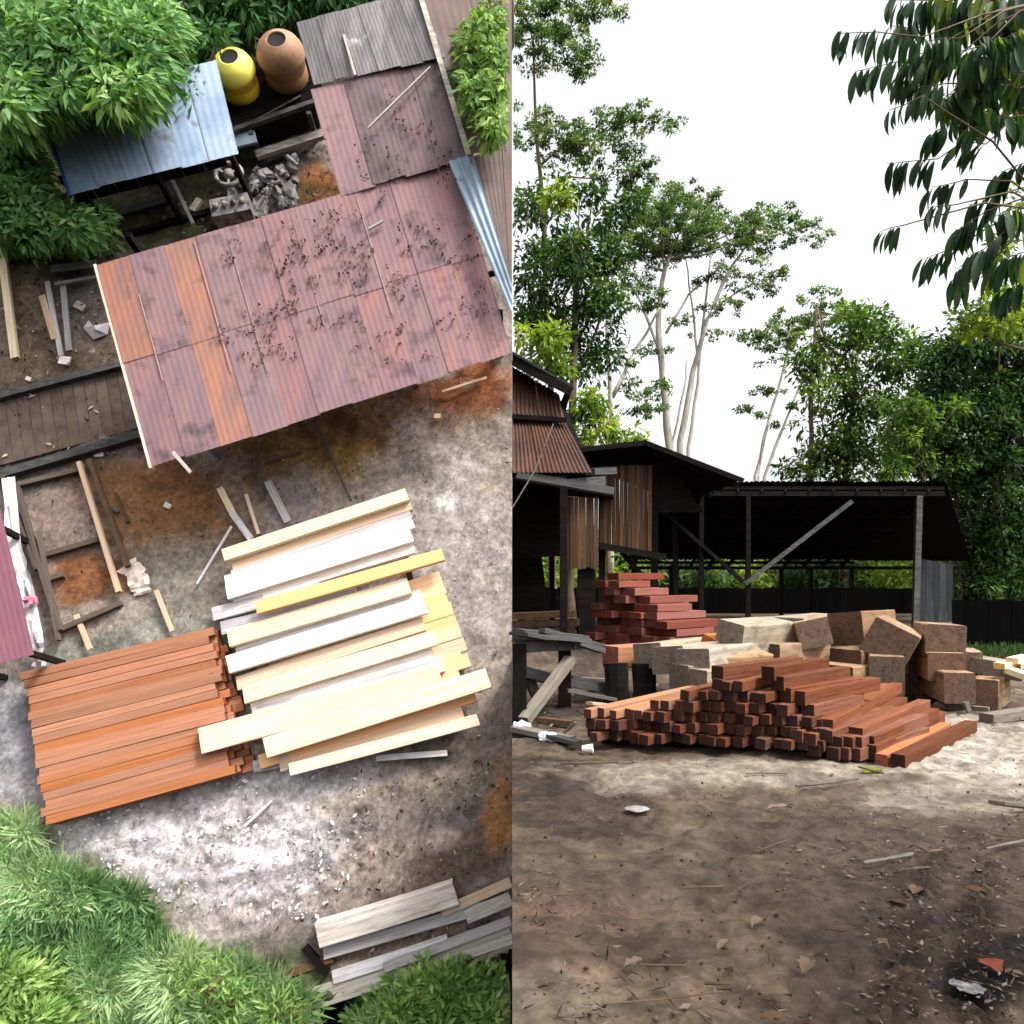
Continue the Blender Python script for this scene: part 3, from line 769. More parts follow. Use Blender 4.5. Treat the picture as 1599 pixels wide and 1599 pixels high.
for k in range(16):
    x, y = 395 + (k % 4) * 21 + random.uniform(-6, 6), 335 - (k // 4) * 19 - (k % 4) * 5 + random.uniform(-6, 6)
    p = L(x, y, .1); mb = MB(); r = random.uniform(.12, .24)
    e = Euler((random.uniform(-1, 1), random.uniform(-1, 1), random.uniform(0, 6))).to_matrix()
    mb.lathe([(0.004, -.9 * r), (.7 * r, -.6 * r), (r, -.1 * r), (.8 * r, .45 * r), (.3 * r, .8 * r), (.004, .85 * r)], 9)
    for v in mb.v: v *= random.uniform(.7, 1.25)
    mb.v = [e @ Vector((v.x * 1.3, v.y * .8, v.z * .7)) + p for v in mb.v]
    if k % 3 == 0:
        q = p + Vector((random.uniform(-.1, .1), random.uniform(-.1, .1), .2)); mb.tube([q, q + Vector((random.uniform(-.3, .3), random.uniform(-.3, .3), .05))], [.05, .04], 7)
    o = mb.build('machine_part', M['engine'], t)
beam('pole', 'palegrey', L(263, 268, .3), L(302, 350, .3), .07, .07, 'thin pale pole leaning beside the machine yard', 'pole', None, SM)
beam('offcut', 'palegrey', L(300, 330, .1), L(312, 312, .1), .14, .1, 'white lump of wood between pole and engine', 'offcut', None, SM)
beam('beam', 'greywood', L(150, 345, .1), L(262, 312, .1), .18, .12, 'grey beam on the ground in front of the blue lean-to', 'beam', None, SM)
beam('beam', 'darkwood', L(190, 368, .1), L(330, 330, .1), .12, .1, 'dark beam on the ground above the rusty roof', 'beam', None, SM)

# ---- left of the rusty roof: poles, planks, plank walkway
GP = 'poles and planks left of the rusty roof'
beam('pole', 'cream', L(2, 380, .25), L(24, 560, .12), .15, .1, 'long cream squared pole at the left edge beside the tree', 'pole', GP, SM)
beam('plank', 'tan', L(66, 462, .1), L(86, 530, .1), .13, .05, 'short tan plank right of the long cream pole', 'plank', GP, SM)
beam('plank', 'greypale', L(74, 440, .12), L(96, 556, .08), .10, .05, 'grey narrow plank lying next to the short tan plank', 'plank', GP, SM)
beam('plank', 'greypale', L(98, 440, .14), L(108, 548, .1), .11, .05, 'grey upright plank nearest the rusty roof corner', 'plank', GP, SM)
beam('plank', 'palegrey', L(80, 420, .2), L(150, 412, .2), .16, .05, 'pale board across the heads of the grey planks', 'plank', GP, SM)
beam('plank', 'palegrey', L(86, 444, .2), L(152, 432, .2), .07, .05, 'thin pale batten just below the pale cross board', 'plank', GP, SM)
for x, y, s, lab, mt in ((125, 478, .2, 'square pale scrap of board left of the roof edge', 'palegrey'), (101, 563, .22, 'white wedge of wood at the foot of the grey planks', 'white'), (33, 395, .16, 'pale scrap below the tree at the left edge', 'cream'), (118, 402, .14, 'pale scrap at the upper left of the roof corner', 'palegrey'), (45, 592, .1, 'small white chip on the dark lane', 'white'),
                         (155, 708, .18, 'small white board end by the walkway beam', 'white'), (262, 790, .12, 'white chip on brown soil between rails and stack', 'white'), (683, 650, .12, 'pale stone below the lower roof edge', 'cream'), (500, 1462, .1, 'pale chip by the log end', 'palegrey')):
    p = L(x, y, .06); a = random.uniform(-.6, .6)
    beam('scrap', mt, p - Vector((s / 2, a * s / 2, 0)), p + Vector((s / 2, a * s / 2, 0)), s * .8, .05, lab, 'scrap', 'pale scraps of wood on the yard', SM)
mb = MB()
pts = [L(138, 500, .1), L(150, 515, .2), L(172, 503, .12), L(168, 522, .06), L(146, 530, .05), L(130, 512, .05)]
mb.quad(*pts); cc = sum(pts, Vector()) / 6 + Vector((0, 0, .12))
for k in range(6): mb.quad(pts[k], pts[(k + 1) % 6], cc)
o = mb.build('plastic_sheet', M['whitecloth'], frame=SM); tag(o, 'crumpled grey white plastic left of the roof edge', 'plastic sheet')
t = thing('plank_walkway', 'dark sunken plank walkway running up to the rusty roof', 'walkway', L(100, 650, 0), frame=SM)
for k in range(14):
    x = -12 + k * 17.5
    a, b, c, d = L(x - 16, 628 - .27 * x, .06), L(x + .5, 624 - .27 * x, .06), L(x + 16, 722 - .27 * x, .06), L(x - 1, 727 - .27 * x, .06)
    mb = MB(); mb.slab([d, c, b, a], .08, WU); mb.build('plank', M['lane'], t)
mb = MB(); mb.bar(L(-6, 745, .16), L(232, 676, .16), .16, .18, WU); mb.build('edge_beam', M['greywood'], t)
mb = MB(); mb.bar(L(-6, 622, .14), L(205, 566, .14), .12, .14, WU); mb.build('edge_beam', M['greywood'], t)

# ---- rail frames
t = thing('log_rails', 'pair of brown wooden rails on cross sleepers above the orange stack', 'rails', L(160, 850, 0), frame=SM)
for a, b, wd, mt in (((124, 722), (186, 925), .08, 'tan'), ((140, 718), (200, 885), .09, 'wallboard'), ((24, 755), (94, 985), .09, 'lane'), ((6, 745), (58, 890), .07, 'lane'), ((60, 830), (92, 1000), .05, 'lane')):
    beam('rail', mt, L(*a, .2), L(*b, .2), wd, .12, parent=t)
for a, b in (((30, 757), (132, 732)), ((92, 985), (190, 942)), ((62, 870), (165, 840)), ((75, 905), (100, 897))):
    beam('sleeper', 'lane', L(*a, .1), L(*b, .1), .1, .12, parent=t)
# maroon roof at the left edge and the cloth hanging beside it
t = thing('maroon_roof_hut', 'hut with a flat maroon sheet roof at the left edge', 'hut', L(-20, 1040, 0), frame=SM)
sheets(t, [(-160, 830), (-2, 796), (50, 1020), (-110, 1060)], [1.5] * 4, 3, 1, lambda c, r: 'maroon')
for (x, y) in ((40, 1015), (-60, 1040), (-8, 815)):
    p = L(x, y, 1.4); mb = MB(); mb.bar((p.x - .1, p.y, -.05), (p.x - .1, p.y, 1.42), .1, .1, (0, 1, 0)); mb.build('post', M['darkwood'], t)
def strip(name, pts, hs, wd, mat, lab, cat):
    P = [L(x, y, h) for (x, y), h in zip(pts, hs)]
    mb = MB(); ns = 5
    fine = []
    for k in range(len(P) - 1):
        for q in range(ns): fine.append(P[k].lerp(P[k + 1], q / ns))
    fine.append(P[-1]); prev = None
    for k, p in enumerate(fine):
        d = (fine[min(k + 1, len(fine) - 1)] - fine[max(k - 1, 0)]).normalized(); s = d.cross(Vector((0, 0, 1))).normalized()
        row = [p + s * (wd * (j / 4 - .5) * random.uniform(.8, 1.2)) + Vector((0, 0, random.uniform(-.04, .05))) for j in range(5)]
        if prev:
            for j in range(4): mb.quad(prev[j], prev[j + 1], row[j + 1], row[j])
        prev = row
    o = mb.build(name, mat, frame=SM, smooth=True); tag(o, lab, cat); return o
strip('tarp_strip', [(12, 745), (24, 860), (42, 915), (56, 1005), (62, 1040)], [.5, .55, .55, .4, .2], .24, M['whitecloth'], 'crumpled whitish tarp strip beside the maroon roof', 'tarp')
strip('pink_rag', [(36, 938), (60, 936)], [.66, .6], .16, M['pinkcloth'], 'small pink rag on the whitish tarp', 'rag')
strip('cloth_scrap', [(196, 880), (210, 892), (219, 912), (222, 928)], [.04, .07, .05, .03], .36, M['cloth'], 'crumpled pale cloth scrap lying right of the rails', 'cloth')

GS = 'loose planks and sticks on the bare yard'
for a, b, wd, mt, lab in (
    ((119, 960), (141, 1014), .09, 'tan', 'short tan plank above the left end of the orange stack'),
    ((244, 922), (269, 986), .08, 'tan', 'short tan plank above the right end of the orange stack'),
    ((362, 822), (308, 912), .04, 'greypale', 'long thin grey stick slanting left of the white boards'),
    ((343, 762), (366, 806), .12, 'cream', 'pale cream plank end above the white board stack'),
    ((362, 800), (392, 842), .12, 'greypale', 'grey plank end touching the top yellow board'),
    ((384, 772), (404, 834), .06, 'tan', 'narrow tan batten beside the grey plank end'),
    ((418, 752), (450, 815), .14, 'greypale', 'whitish broken board just above the yellow board'),
    ((399, 690), (410, 780), .1, 'lane', 'dark beam running down from the roof edge'),
    ((490, 655), (516, 715), .1, 'lane', 'dark beam below the middle of the roof edge'),
    ((506, 690), (548, 782), .05, 'greywood', 'thin grey stick running down to the yellow board'),
    ((414, 722), (470, 706), .05, 'lane', 'dark cross bar between the two dark beams'),
    ((382, 1290), (425, 1250), .04, 'white', 'thin white stick on the white debris'),
    ((690, 612), (760, 590), .05, 'tan', 'thin tan twig on brown soil below the roof'),
    ((140, 775), (185, 800), .05, 'greywood', 'grey stick between the rails'),
    ((200, 815), (180, 770), .06, 'wallboard', 'brown stick right of the rails'),
    ((320, 700), (335, 720), .06, 'palegrey', 'short pale stick below the roof corner')):
    beam('stick' if wd < .07 else 'plank', mt, L(*a, .12), L(*b, .1), wd, .05, lab, 'stick' if wd < .07 else 'plank', GS, SM)

# ---- orange board stack: 3 layers, boards side by side
def orange_stack():
    nb, th = 19, .13
    GO = 'orange brown boards in the left stack'
    for lay in range(3):
        for k in range(nb):
            if lay < 2 and 0 < k < nb - 1 and k % 1 == 0:
                pass
            f = (k + .5) / nb
            ends = []
            l0 = (35 + 37 * f + random.uniform(-5, 5), 1050 + 238 * f)
            r0 = (328 + 34 * f + random.uniform(-5, 5), 980 + 228 * f)
            h = .08 + th * (lay + .5)
            top = .08 + th * 3
            a, b = L(*l0, top), L(*r0, top)
            a.z = b.z = h
            ex = {2: 0, 1: .10, 0: .22}[lay]
            d = (b - a).normalized()
            a -= d * random.uniform(-.04, .04); b += d * (ex * (0.4 + f) + random.uniform(-.05, .05))
            sp = (L(70, 1290, top) - L(35, 1050, top)).length / nb
            dz = random.uniform(-.006, .012) if lay == 2 else 0
            lab = 'orange board, %s from the top edge, %s layer of the left stack' % (ORD[k], ['bottom', 'middle', 'top'][lay])
            beam('orange_board', 'orange', a + Vector((0, 0, dz)), b + Vector((0, 0, dz * random.uniform(-1, 2))), sp * random.uniform(.95, 1.0), th * .94, lab, 'board', GO, SM)
orange_stack()

# ---- white and cream board stack, board by board
def zc(X, Y): return (300 + X / 3.198, 740 + Y / 3.198)
def white_stack():
    GW = 'pale sawn boards in the right stack'
    top = [  # x0 y0 x1 y1 width material level label
        (160, 410, 1075, 105, 58, 'cream', 2, 'cream yellow board at the top edge of the pale stack'),
        (205, 462, 1095, 160, 46, 'tan', 1, 'tan board just below the topmost cream board'),
        (200, 505, 1095, 205, 36, 'greypale', 1, 'greyish board under the first wide white board'),
        (170, 545, 1105, 245, 58, 'white', 2, 'first wide white board from the top of the pale stack'),
        (178, 600, 1100, 312, 58, 'white', 2, 'second wide white board from the top of the pale stack'),
        (212, 648, 1110, 375, 44, 'white', 1, 'white board just above the amber board'),
        (325, 672, 1255, 405, 56, 'amber', 3, 'amber board lying proud on the upper half of the pale stack'),
        (108, 705, 640, 560, 62, 'greypale', 1, 'grey board with its left end sticking out below the white boards'),
        (150, 775, 820, 600, 60, 'greypale', 1, 'second grey board with dirty left end'),
        (185, 825, 1085, 560, 76, 'cream', 2, 'wide cream board below the amber board'),
        (225, 892, 1150, 600, 44, 'greypale', 1, 'white board with its shade painted grey in the middle of the pale stack'),  # shadow on this white board put into the grey material
        (182, 955, 1165, 655, 80, 'white', 2, 'widest white board in the middle of the pale stack'),
        (228, 1050, 1160, 750, 62, 'tan', 1, 'tan board below the widest white board'),
        (262, 1110, 1215, 820, 70, 'cream', 2, 'cream board with a dark knot'),
        (300, 1170, 1200, 905, 56, 'white', 1, 'white board below the cream board with a dark knot'),
        (330, 1200, 1255, 950, 70, 'greypale', 1, 'lilac grey board above the long pinkish plank'),
        (45, 1335, 1240, 1010, 108, 'pink', 3, 'long wide pinkish plank sticking out over the orange stack'),
        (368, 1370, 1480, 1020, 86, 'cream', 3, 'long cream board crossing the lower right of the stack'),
        (340, 1440, 1415, 1105, 60, 'amber', 1, 'amber board under the long cream board'),
        (440, 1445, 1350, 1185, 74, 'tan', 1, 'brown tan board near the bottom of the pale stack'),
        (490, 1478, 1430, 1228, 52, 'pink', 2, 'pale pink board at the bottom edge of the pale stack'),
        (920, 1420, 1275, 1394, 26, 'white', 0, 'thin white batten below the pale stack'),
        (310, 1462, 450, 1436, 50, 'greypale', 0, 'greenish grey board end at the bottom left of the pale stack'),
    ]
    for (x0, y0, x1, y1, wd, mt, lv, lab) in top:
        h = .15 + lv * .14
        a, b = L(*zc(x0, y0), h), L(*zc(x1, y1), h)
        w = wd / 3.198 / 1300 * 16.5 * 1.02
        beam('sawn_board', mt, a, b, w, .13, lab, 'board', GW, SM)
    # amber boards of the lower layers whose right ends step out
    ends = [(1245, 520), (1262, 570), (1272, 618), (1240, 668), (1300, 672), (1322, 735), (1340, 785), (1365, 850), (1345, 905), (1385, 930), (1330, 985)]
    for k, (x, y) in enumerate(ends):
        for lay in range(2):
            L0 = 900 + 60 * lay
            h = .08 + .12 * (1 - lay)
            a, b = L(*zc(x - L0 * .955, y + L0 * .297), h), L(*zc(x - lay * 30, y + lay * 12), h)
            beam('sawn_board', ('amber', 'tan')[(k + lay) % 4 == 3], a, b, .24, .11, 'amber board end, %s from the top on the right side, %s layer' % (ORD[k], ['upper', 'lower'][lay]), 'board', GW, SM)
    # bearers
    for k, (x0, y0, x1, y1) in enumerate(((300, 430, 470, 1440), (1020, 160, 1230, 1260))):
        beam('bearer', 'darkwood', L(*zc(x0, y0), .03), L(*zc(x1, y1), .03), .1, .1, ['dark bearer under the left ends of the pale boards', 'dark bearer under the right ends of the pale boards'][k], 'bearer', None, SM)
white_stack()

# ---- river bank boards
GB = 'grey boards and logs along the bank'
beam('log', 'bankwood', L(498, 1458, .16), L(712, 1392, .16), .40, .30, 'whitish weathered squared log lying along the bank', 'log', None, SM, roll=.12, k=2)
for a, b, wd, th, h, mt, lab in (
    ((506, 1488), (800, 1404), .2, .12, .08, 'greypale', 'dark grey board behind the whitish log'),
    ((690, 1424), (800, 1376), .16, .1, .12, 'tan', 'tan board running on from the whitish log'),
    ((728, 1432), (800, 1402), .22, .1, .16, 'palegrey', 'short pale board at the right edge of the bank'),
    ((480, 1562), (800, 1456), .34, .1, 0, 'palegrey', 'wide pale grey plank along the edge of the bank'),
    ((520, 1526), (700, 1468), .2, .08, .05, 'greypale', 'grey plank between log and bank edge'),
    ((600, 1510), (800, 1436), .16, .1, .1, 'greypale', 'lilac grey plank above the bank edge'),
    ((430, 1528), (520, 1496), .12, .1, .05, 'wallboard', 'brown board at the left end of the bank'),
    ((476, 1478), (512, 1520), .12, .12, .1, 'darkwood', 'dark stub across the end of the whitish log')):
    pa, pb = L(*a, h), L(*b, h)
    if pb.x > -.02:
        pb = pa.lerp(pb, (-.02 - pa.x) / (pb.x - pa.x))
    beam('bank_board', mt, pa, pb, wd, th, lab, 'board', GB, SM)

# ---- loose chips and flakes
def chips(name, poly, n, size, aspect, mat, lab, hmax=.1, flat=.2, dens=None):
    P = []
    xs = [p[0] for p in poly]; ys = [p[1] for p in poly]
    while len(P) < n:
        X = rng.uniform(min(xs), max(xs), 4000); Y = rng.uniform(min(ys), max(ys), 4000)
        k = inpoly(X, Y, poly)
        if dens: k &= fbm(X / dens, Y / dens, 8, 3) > .5
        for x, y in zip(X[k], Y[k]): P.append(L(x, y, rng.uniform(.0, hmax)))
    P = np.array([tuple(p) for p in P[:n]])
    V, Fc, tn = leaf_cloud(P, np.full(n, .04), 1, size, aspect, 0, .2, .7, squash=flat, clip=LEFT, tintvar=.9)
    V[:, 2] = np.maximum(V[:, 2], -.02)
    o = mesh_np(name, V, Fc, mat, tn, frame=SM); tag(o, lab, 'debris', kind='stuff')
chips('bark_flakes', [(80, 1285), (350, 1215), (560, 1190), (590, 1330), (480, 1440), (230, 1420)], 900, .075, .5, M['flakes'], 'white bark flakes scattered below the orange stack', .05, .05)
chips('wood_chips', [(0, 740), (230, 700), (800, 570), (800, 1300), (560, 1230), (330, 960), (30, 1040)], 800, .06, .45, M['chips'], 'small wood chips scattered over the yard', .05)
chips('wood_chips', [(0, 385), (150, 400), (235, 700), (0, 740)], 500, .1, .35, M['chips'], 'wood chips scattered left of the rusty roof', .06)
chips('wood_chips', [(200, 330), (380, 260), (530, 210), (540, 300), (300, 370)], 250, .1, .4, M['chips'], 'wood chips scattered in the machine yard', .06)
chips('wood_chips', [(560, 1210), (800, 1180), (800, 1450), (520, 1500), (420, 1440)], 320, .08, .4, M['chips'], 'wood chips scattered along the bank', .06)

# ---- trees and plants of the yard
def air_tree(name, label, ells, n, hr, per, mat, size, trunk, group, rad=(.22, .42), droop=.5, asp=.36):
    """ells: (px, py, rx, ry) ellipses of the crown outline"""
    t = thing(name, label, 'tree', L(*trunk, 0), group, SM)
    C, Rr = [], []
    wts = np.array([e[2] * e[3] for e in ells], float); wts /= wts.sum()
    for _ in range(n):
        e = ells[rng.choice(len(ells), p=wts)]
        a = rng.uniform(0, 2 * math.pi); q = math.sqrt(rng.random())
        x, y = e[0] + e[2] * q * math.cos(a), e[1] + e[3] * q * math.sin(a)
        h = hr[0] + (hr[1] - hr[0]) * math.sqrt(max(0, 1 - q * q)) * rng.uniform(.6, 1.08)
        p = L(x, y, h); 
        if p.x > -.15: continue
        C.append(tuple(p)); Rr.append(rng.uniform(*rad))
    V, Fc, tn = leaf_cloud(np.array(C), np.array(Rr), per, size, asp, droop, .75, clip=LEFT, tintvar=.45, sizevar=.6)
    mesh_np('crown', V, Fc, mat, tn, t)
    b = L(*trunk, 0); mb = MB()
    top = Vector((b.x, b.y, max(b.z + .1, hr[1] * (.8 if hr[1] > 1.5 else .35))))
    mb.tube([b - Vector((0, 0, .2)), b.lerp(top, .5) + Vector((.03, .02, 0)), top], [.2 if hr[1] > 1.5 else .05, .15 if hr[1] > 1.5 else .04, .08 if hr[1] > 1.5 else .02], 8); mb.build('trunk', M['barkdark'], t, smooth=True)
    for k in range(7):
        c = Vector(C[k * 7 % len(C)]); s = b.lerp(top, .45 + .07 * k)
        mb = MB(); mb.tube([s, s.lerp(c, .5) + Vector((0, 0, .15)), c], [.07, .05, .02], 6); mb.build('limb', M['barkdark'], t, smooth=True)
GT = 'trees round the yard'
air_tree('broadleaf_tree', 'large bright green broadleaf tree filling the top left corner', [(110, 55, 170, 95), (190, 85, 85, 75), (110, 135, 105, 45), (30, 120, 80, 80), (225, 60, 50, 66), (20, 170, 50, 40), (190, 140, 80, 40)], 370, (1.5, 3.7), 70, M['airleaf'], .21, (120, 150), GT)
air_tree('small_tree', 'smaller green tree at the left edge below the blue roof', [(20, 300, 50, 70), (10, 250, 50, 60), (50, 345, 60, 34), (125, 350, 40, 24)], 110, (.6, 1.6), 60, M['airleaf'], .2, (30, 330), GT)
air_tree('dark_tree', 'deep green tree behind the two drums', [(400, 0, 110, 45), (500, -10, 90, 30), (330, 60, 30, 50), (300, 150, 24, 60)], 150, (.7, 1.7), 60, M['airdark'], .2, (420, 10), GT)
air_tree('overhanging_tree', 'light green tree hanging over the dark roof at the right', [(790, 120, 66, 95), (765, 60, 50, 60), (800, 180, 50, 50)], 170, (2.5, 3.0), 32, M['airlime'], .17, (790, 60), GT, (.15, .35))
air_tree('shrub', 'bright leafy shrub in the bottom left corner', [(20, 1560, 70, 60), (60, 1600, 60, 40)], 70, (.3, .9), 60, M['airlime'], .17, (25, 1575), GT, (.15, .34), .4, .28)
air_tree('shrub', 'bright green shrub below the pale plank at the bottom right', [(690, 1560, 110, 60), (640, 1600, 90, 40), (760, 1590, 60, 40)], 190, (-.6, .5), 70, M['airlime'], .15, (690, 1590), GT, (.16, .32), .2)

for x_, y_, r_, n_, m_, lb_ in ((95, 1410, 40, 16, 'airgrass', 'small pale leafy shrub under the lower left corner of the orange stack'), (330, 1560, 60, 26, 'airlime', 'leafy shrub in the middle of the long grass at the bottom'),
                            (450, 1590, 45, 20, 'airlime', 'light green shrub left of the bank planks')):
    air_tree('shrub', lb_, [(x_, y_, r_, r_ * .8)], n_, (.1, .45), 70, M[m_], .15, (x_, y_), 'shrubs in the long grass', (.16, .34), .3, .2)

def grass(name, polys, n, ln, mat, lab):
    P = []
    for poly, fr in polys:
        xs = [p[0] for p in poly]; ys = [p[1] for p in poly]; cnt = 0
        while cnt < n * fr:
            X = rng.uniform(min(xs), max(xs), 3000); Y = rng.uniform(min(ys), max(ys), 3000)
            k = inpoly(X, Y, poly) & (fbm(X / 30., Y / 30., 12, 4) > .36)
            for x, y in zip(X[k], Y[k]): P.append(tuple(L(x, y, 0)))
            cnt += k.sum()
    P = np.array(P); m = len(P)
    th = rng.uniform(0, 2 * math.pi, m)
    ps = rng.uniform(0, 1, m)
    lean = rng.uniform(.25, 1.2, m)
    d = np.stack([np.cos(th) * lean, np.sin(th) * lean, np.ones(m)], 1); d /= np.linalg.norm(d, axis=1)[:, None]
    ll = (ln * rng.uniform(.5, 1.3, m) * np.clip(2.2 * fbm(P[:, 0] * 1.6 + 3, P[:, 1] * 1.6 + 7, 44, 4) - .1, .4, 1.5))[:, None]
    sd = np.stack([-np.sin(th), np.cos(th), np.zeros(m)], 1) * (.012 + .014 * ps[:, None])
    p1 = P + d * ll * .55
    p2 = p1 + (d * np.array([1.3, 1.3, .25])) * ll * .5
    V = np.stack([P - sd * .6, P + sd * .6, p1 + sd, p1 - sd, p2], 1)
    kp = (V[:, :, 0] < -.02).all(1); V = V[kp]; m = len(V)
    tn = np.repeat(np.clip(1.8 * fbm(P[kp, 0] * 1.3 + 30, P[kp, 1] * 1.3 + 30, 5, 3) - .4 + rng.normal(0, .2, m), 0, 1), 5)
    i = np.arange(m) * 5
    Fc = np.concatenate([np.stack([i, i + 1, i + 2], 1), np.stack([i, i + 2, i + 3], 1), np.stack([i + 3, i + 2, i + 4], 1)])
    o = mesh_np(name, V.reshape(-1, 3), Fc, mat, tn, frame=SM); tag(o, lab, 'grass', kind='stuff')
grass('long_grass', [([(0, 1290), (60, 1330), (120, 1370), (220, 1400), (270, 1470), (420, 1520), (480, 1560), (460, 1640), (0, 1640)], .86), ([(0, 1270), (60, 1290), (60, 1400), (0, 1400)], .05), ([(560, 1610), (600, 1560), (800, 1540), (800, 1640)], .09)], 72000, .42, M['airgrass'], 'long bright grass growing over the lower left bank')
grass('weeds', [([(0, 330), (180, 330), (180, 400), (0, 410)], .7), ([(540, 0), (470, 30), (470, 60), (560, 20)], .3)], 2500, .4, M['airgrass'], 'weeds growing below the tree at the left')

# ================================================================== THE YARD FROM THE GROUND (x > 0)
def ground():
    xs = np.r_[np.arange(0, 5.6, .022), 5.6 * 1.045 ** np.arange(0, 92)]
    ys = np.r_[np.arange(-3, 1.6, .4), np.arange(1.6, 10.5, .026), 10.5 * 1.035 ** np.arange(0, 100)]
    X, Y = np.meshgrid(xs, ys); x, y = X.ravel(), Y.ravel()
    yy = np.maximum(y, .5)
    PX = CX + F * x / yy; PY = HY + F * CAMZ / yy
    n1 = fbm(x * .9 + 31, y * .9 + 17, 61); n2 = fbm(x * 4.5 + 3, y * 4.5 + 8, 63); n3 = fbm(x * 17 + 3, y * 17 + 8, 65, 4)
    near = np.clip((26 - y) / 10, 0, 1)
    n4 = fbm(x * 2.2 + 30, y * 2.2 + 1, 67, 3)
    z = ((n1 - .5) * .10 + (n2 - .5) * .07 + (n3 - .5) * .03) * near - np.clip(.36 - n4, 0, .1) * .35 * near
    # tyre tread prints running away to the right
    for cx_, wd_ in ((-.42, .11), (-.12, .11), (.30, .10)):
        lat = x - (.60 * y + cx_ + .05 * np.sin(y * 1.3))
        tr = np.clip(1.3 - np.abs(lat) / wd_, 0, 1) * np.clip((5.4 - y) / 1.2, 0, 1) * (.5 + n4)
        z += tr * (.02 * np.sign(np.sin((y * 1.17 + np.abs(lat) * 1.6) * 62)) - .012)
    tr2 = np.exp(-((x - (.22 * y - .30)) / .13) ** 2) * np.clip((4.8 - y) / 1.0, 0, 1)
    z -= tr2 * .02
    warp = (fbm(x * 1.6 + 5, y * 1.6 + 9, 71) - .5) * 1.5
    brown = S(112, 96, 82); sunlit_dirt = S(166, 154, 138); dark = S(78, 68, 60); black = S(40, 36, 33); tan = S(136, 116, 98)
    zs = [(1000, 1560, 300, 70, 0, tan, .8), (860, 1580, 160, 50, 0, S(142, 128, 112), .8), (1150, 1460, 150, 40, 0, tan, .7), (900, 1440, 150, 60, 0, S(126, 104, 88), .7),
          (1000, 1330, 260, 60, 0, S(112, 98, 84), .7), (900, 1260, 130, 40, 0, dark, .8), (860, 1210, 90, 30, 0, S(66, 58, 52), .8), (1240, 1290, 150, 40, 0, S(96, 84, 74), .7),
          (1430, 1300, 200, 60, 0, S(100, 88, 78), .6), (1400, 1380, 180, 60, 0, S(96, 84, 74), .7),
          (1080, 1202, 190, 20, 0, sunlit_dirt, .95), (1000, 1222, 70, 18, 0, sunlit_dirt, .9), (1330, 1205, 160, 24, 0, sunlit_dirt, .85), (1530, 1190, 130, 55, 0, S(186, 176, 162), .97), (1480, 1240, 160, 26, 0, S(160, 148, 134), .85), (1560, 1140, 90, 24, 0, S(168, 158, 144), .9),  # sunlit ground by the pile, painted as paler dirt
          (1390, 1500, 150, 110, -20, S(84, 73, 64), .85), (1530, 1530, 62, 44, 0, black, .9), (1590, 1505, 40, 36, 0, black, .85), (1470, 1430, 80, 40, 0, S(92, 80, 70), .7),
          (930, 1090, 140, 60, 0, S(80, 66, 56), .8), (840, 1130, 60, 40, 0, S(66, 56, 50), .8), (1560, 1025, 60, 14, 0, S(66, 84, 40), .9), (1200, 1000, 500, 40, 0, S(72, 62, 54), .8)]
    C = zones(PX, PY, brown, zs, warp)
    sp = fbm(x * 11, y * 11, 81, 4); C = C * (.72 + .62 * np.clip((sp - .3) / .4, 0, 1))[:, None]
    sp2 = fbm(x * 3, y * 6, 83, 4); C = C * (.85 + .3 * np.clip((sp2 - .3) / .4, 0, 1))[:, None]
    far = np.clip((y - 30) / 10, 0, 1)[:, None]; C = C * (1 - far) + np.array(S(60, 70, 40)) * far
    nx, ny = len(xs), len(ys); i = np.arange(nx * ny).reshape(ny, nx)
    Fc = np.stack([i[:-1, :-1].ravel(), i[:-1, 1:].ravel(), i[1:, 1:].ravel(), i[1:, :-1].ravel()], 1)
    x = np.maximum(x, .001)
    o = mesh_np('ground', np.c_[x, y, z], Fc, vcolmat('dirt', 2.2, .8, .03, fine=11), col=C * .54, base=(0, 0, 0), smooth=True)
    tag(o, 'brown trodden dirt yard with sunlit patches painted pale', kind='structure')
ground()

# ---- front pile: stacked beam ends
D0 = Vector((.63, .78, 0)).normalized()
EV = Vector((.974, -.227, 0))
def front_pile():
    G = 'red brown timbers in the front pile'
    sz = .098; step = sz / abs(EV.x * D0.y - EV.y * D0.x) * 1.02
    p0 = Vector((.64, 7.62, 0))
    rows = [3, 3, 3, 3, 3, 4, 4, 4, 5, 5, 6, 6, 6, 5, 5, 4, 3, 3, 2]
    names = ['bottom', 'second', 'third', 'fourth', 'fifth', 'sixth', 'top']
    for c, nr in enumerate(rows):
        for r in range(nr):
            if c in (3, 4, 5) and r == 2 and False: continue
            p = p0 + EV * (step * (c + .5 + (.25 if r % 2 else 0)) + random.uniform(-.016, .016)) - D0 * random.uniform(-.08, .10)
            if c >= 4 and r == 0 and random.random() < .18: p -= D0 * .12
            z = .075 + sz * (r + .5) + random.uniform(-.006, .006)
            a = Vector((p.x, p.y, z))
            ln = random.uniform(2.3, 2.9) if c < 10 else random.uniform(.8, 1.3)
            dd = (D0 + EV * random.uniform(-.015, .015)).normalized()
            b = a + dd * ln
            ss = sz * random.uniform(.8, 1.03)
            lab = 'red brown beam end, %s from left in the %s row of the front pile' % (ORD[c], names[r])
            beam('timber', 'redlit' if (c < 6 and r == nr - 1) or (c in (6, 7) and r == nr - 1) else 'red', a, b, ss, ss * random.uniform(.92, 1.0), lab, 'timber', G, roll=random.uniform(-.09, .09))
    for k, q in enumerate((.35, 2.1)):
        a = p0 + D0 * q; b = a + EV * 2.35
        beam('bearer', 'darkwood', (a.x, a.y, .035), (b.x, b.y, .035), .09, .08, ['dark bearer under the front of the timber pile', 'dark bearer under the back of the timber pile'][k], 'bearer', None)
front_pile()

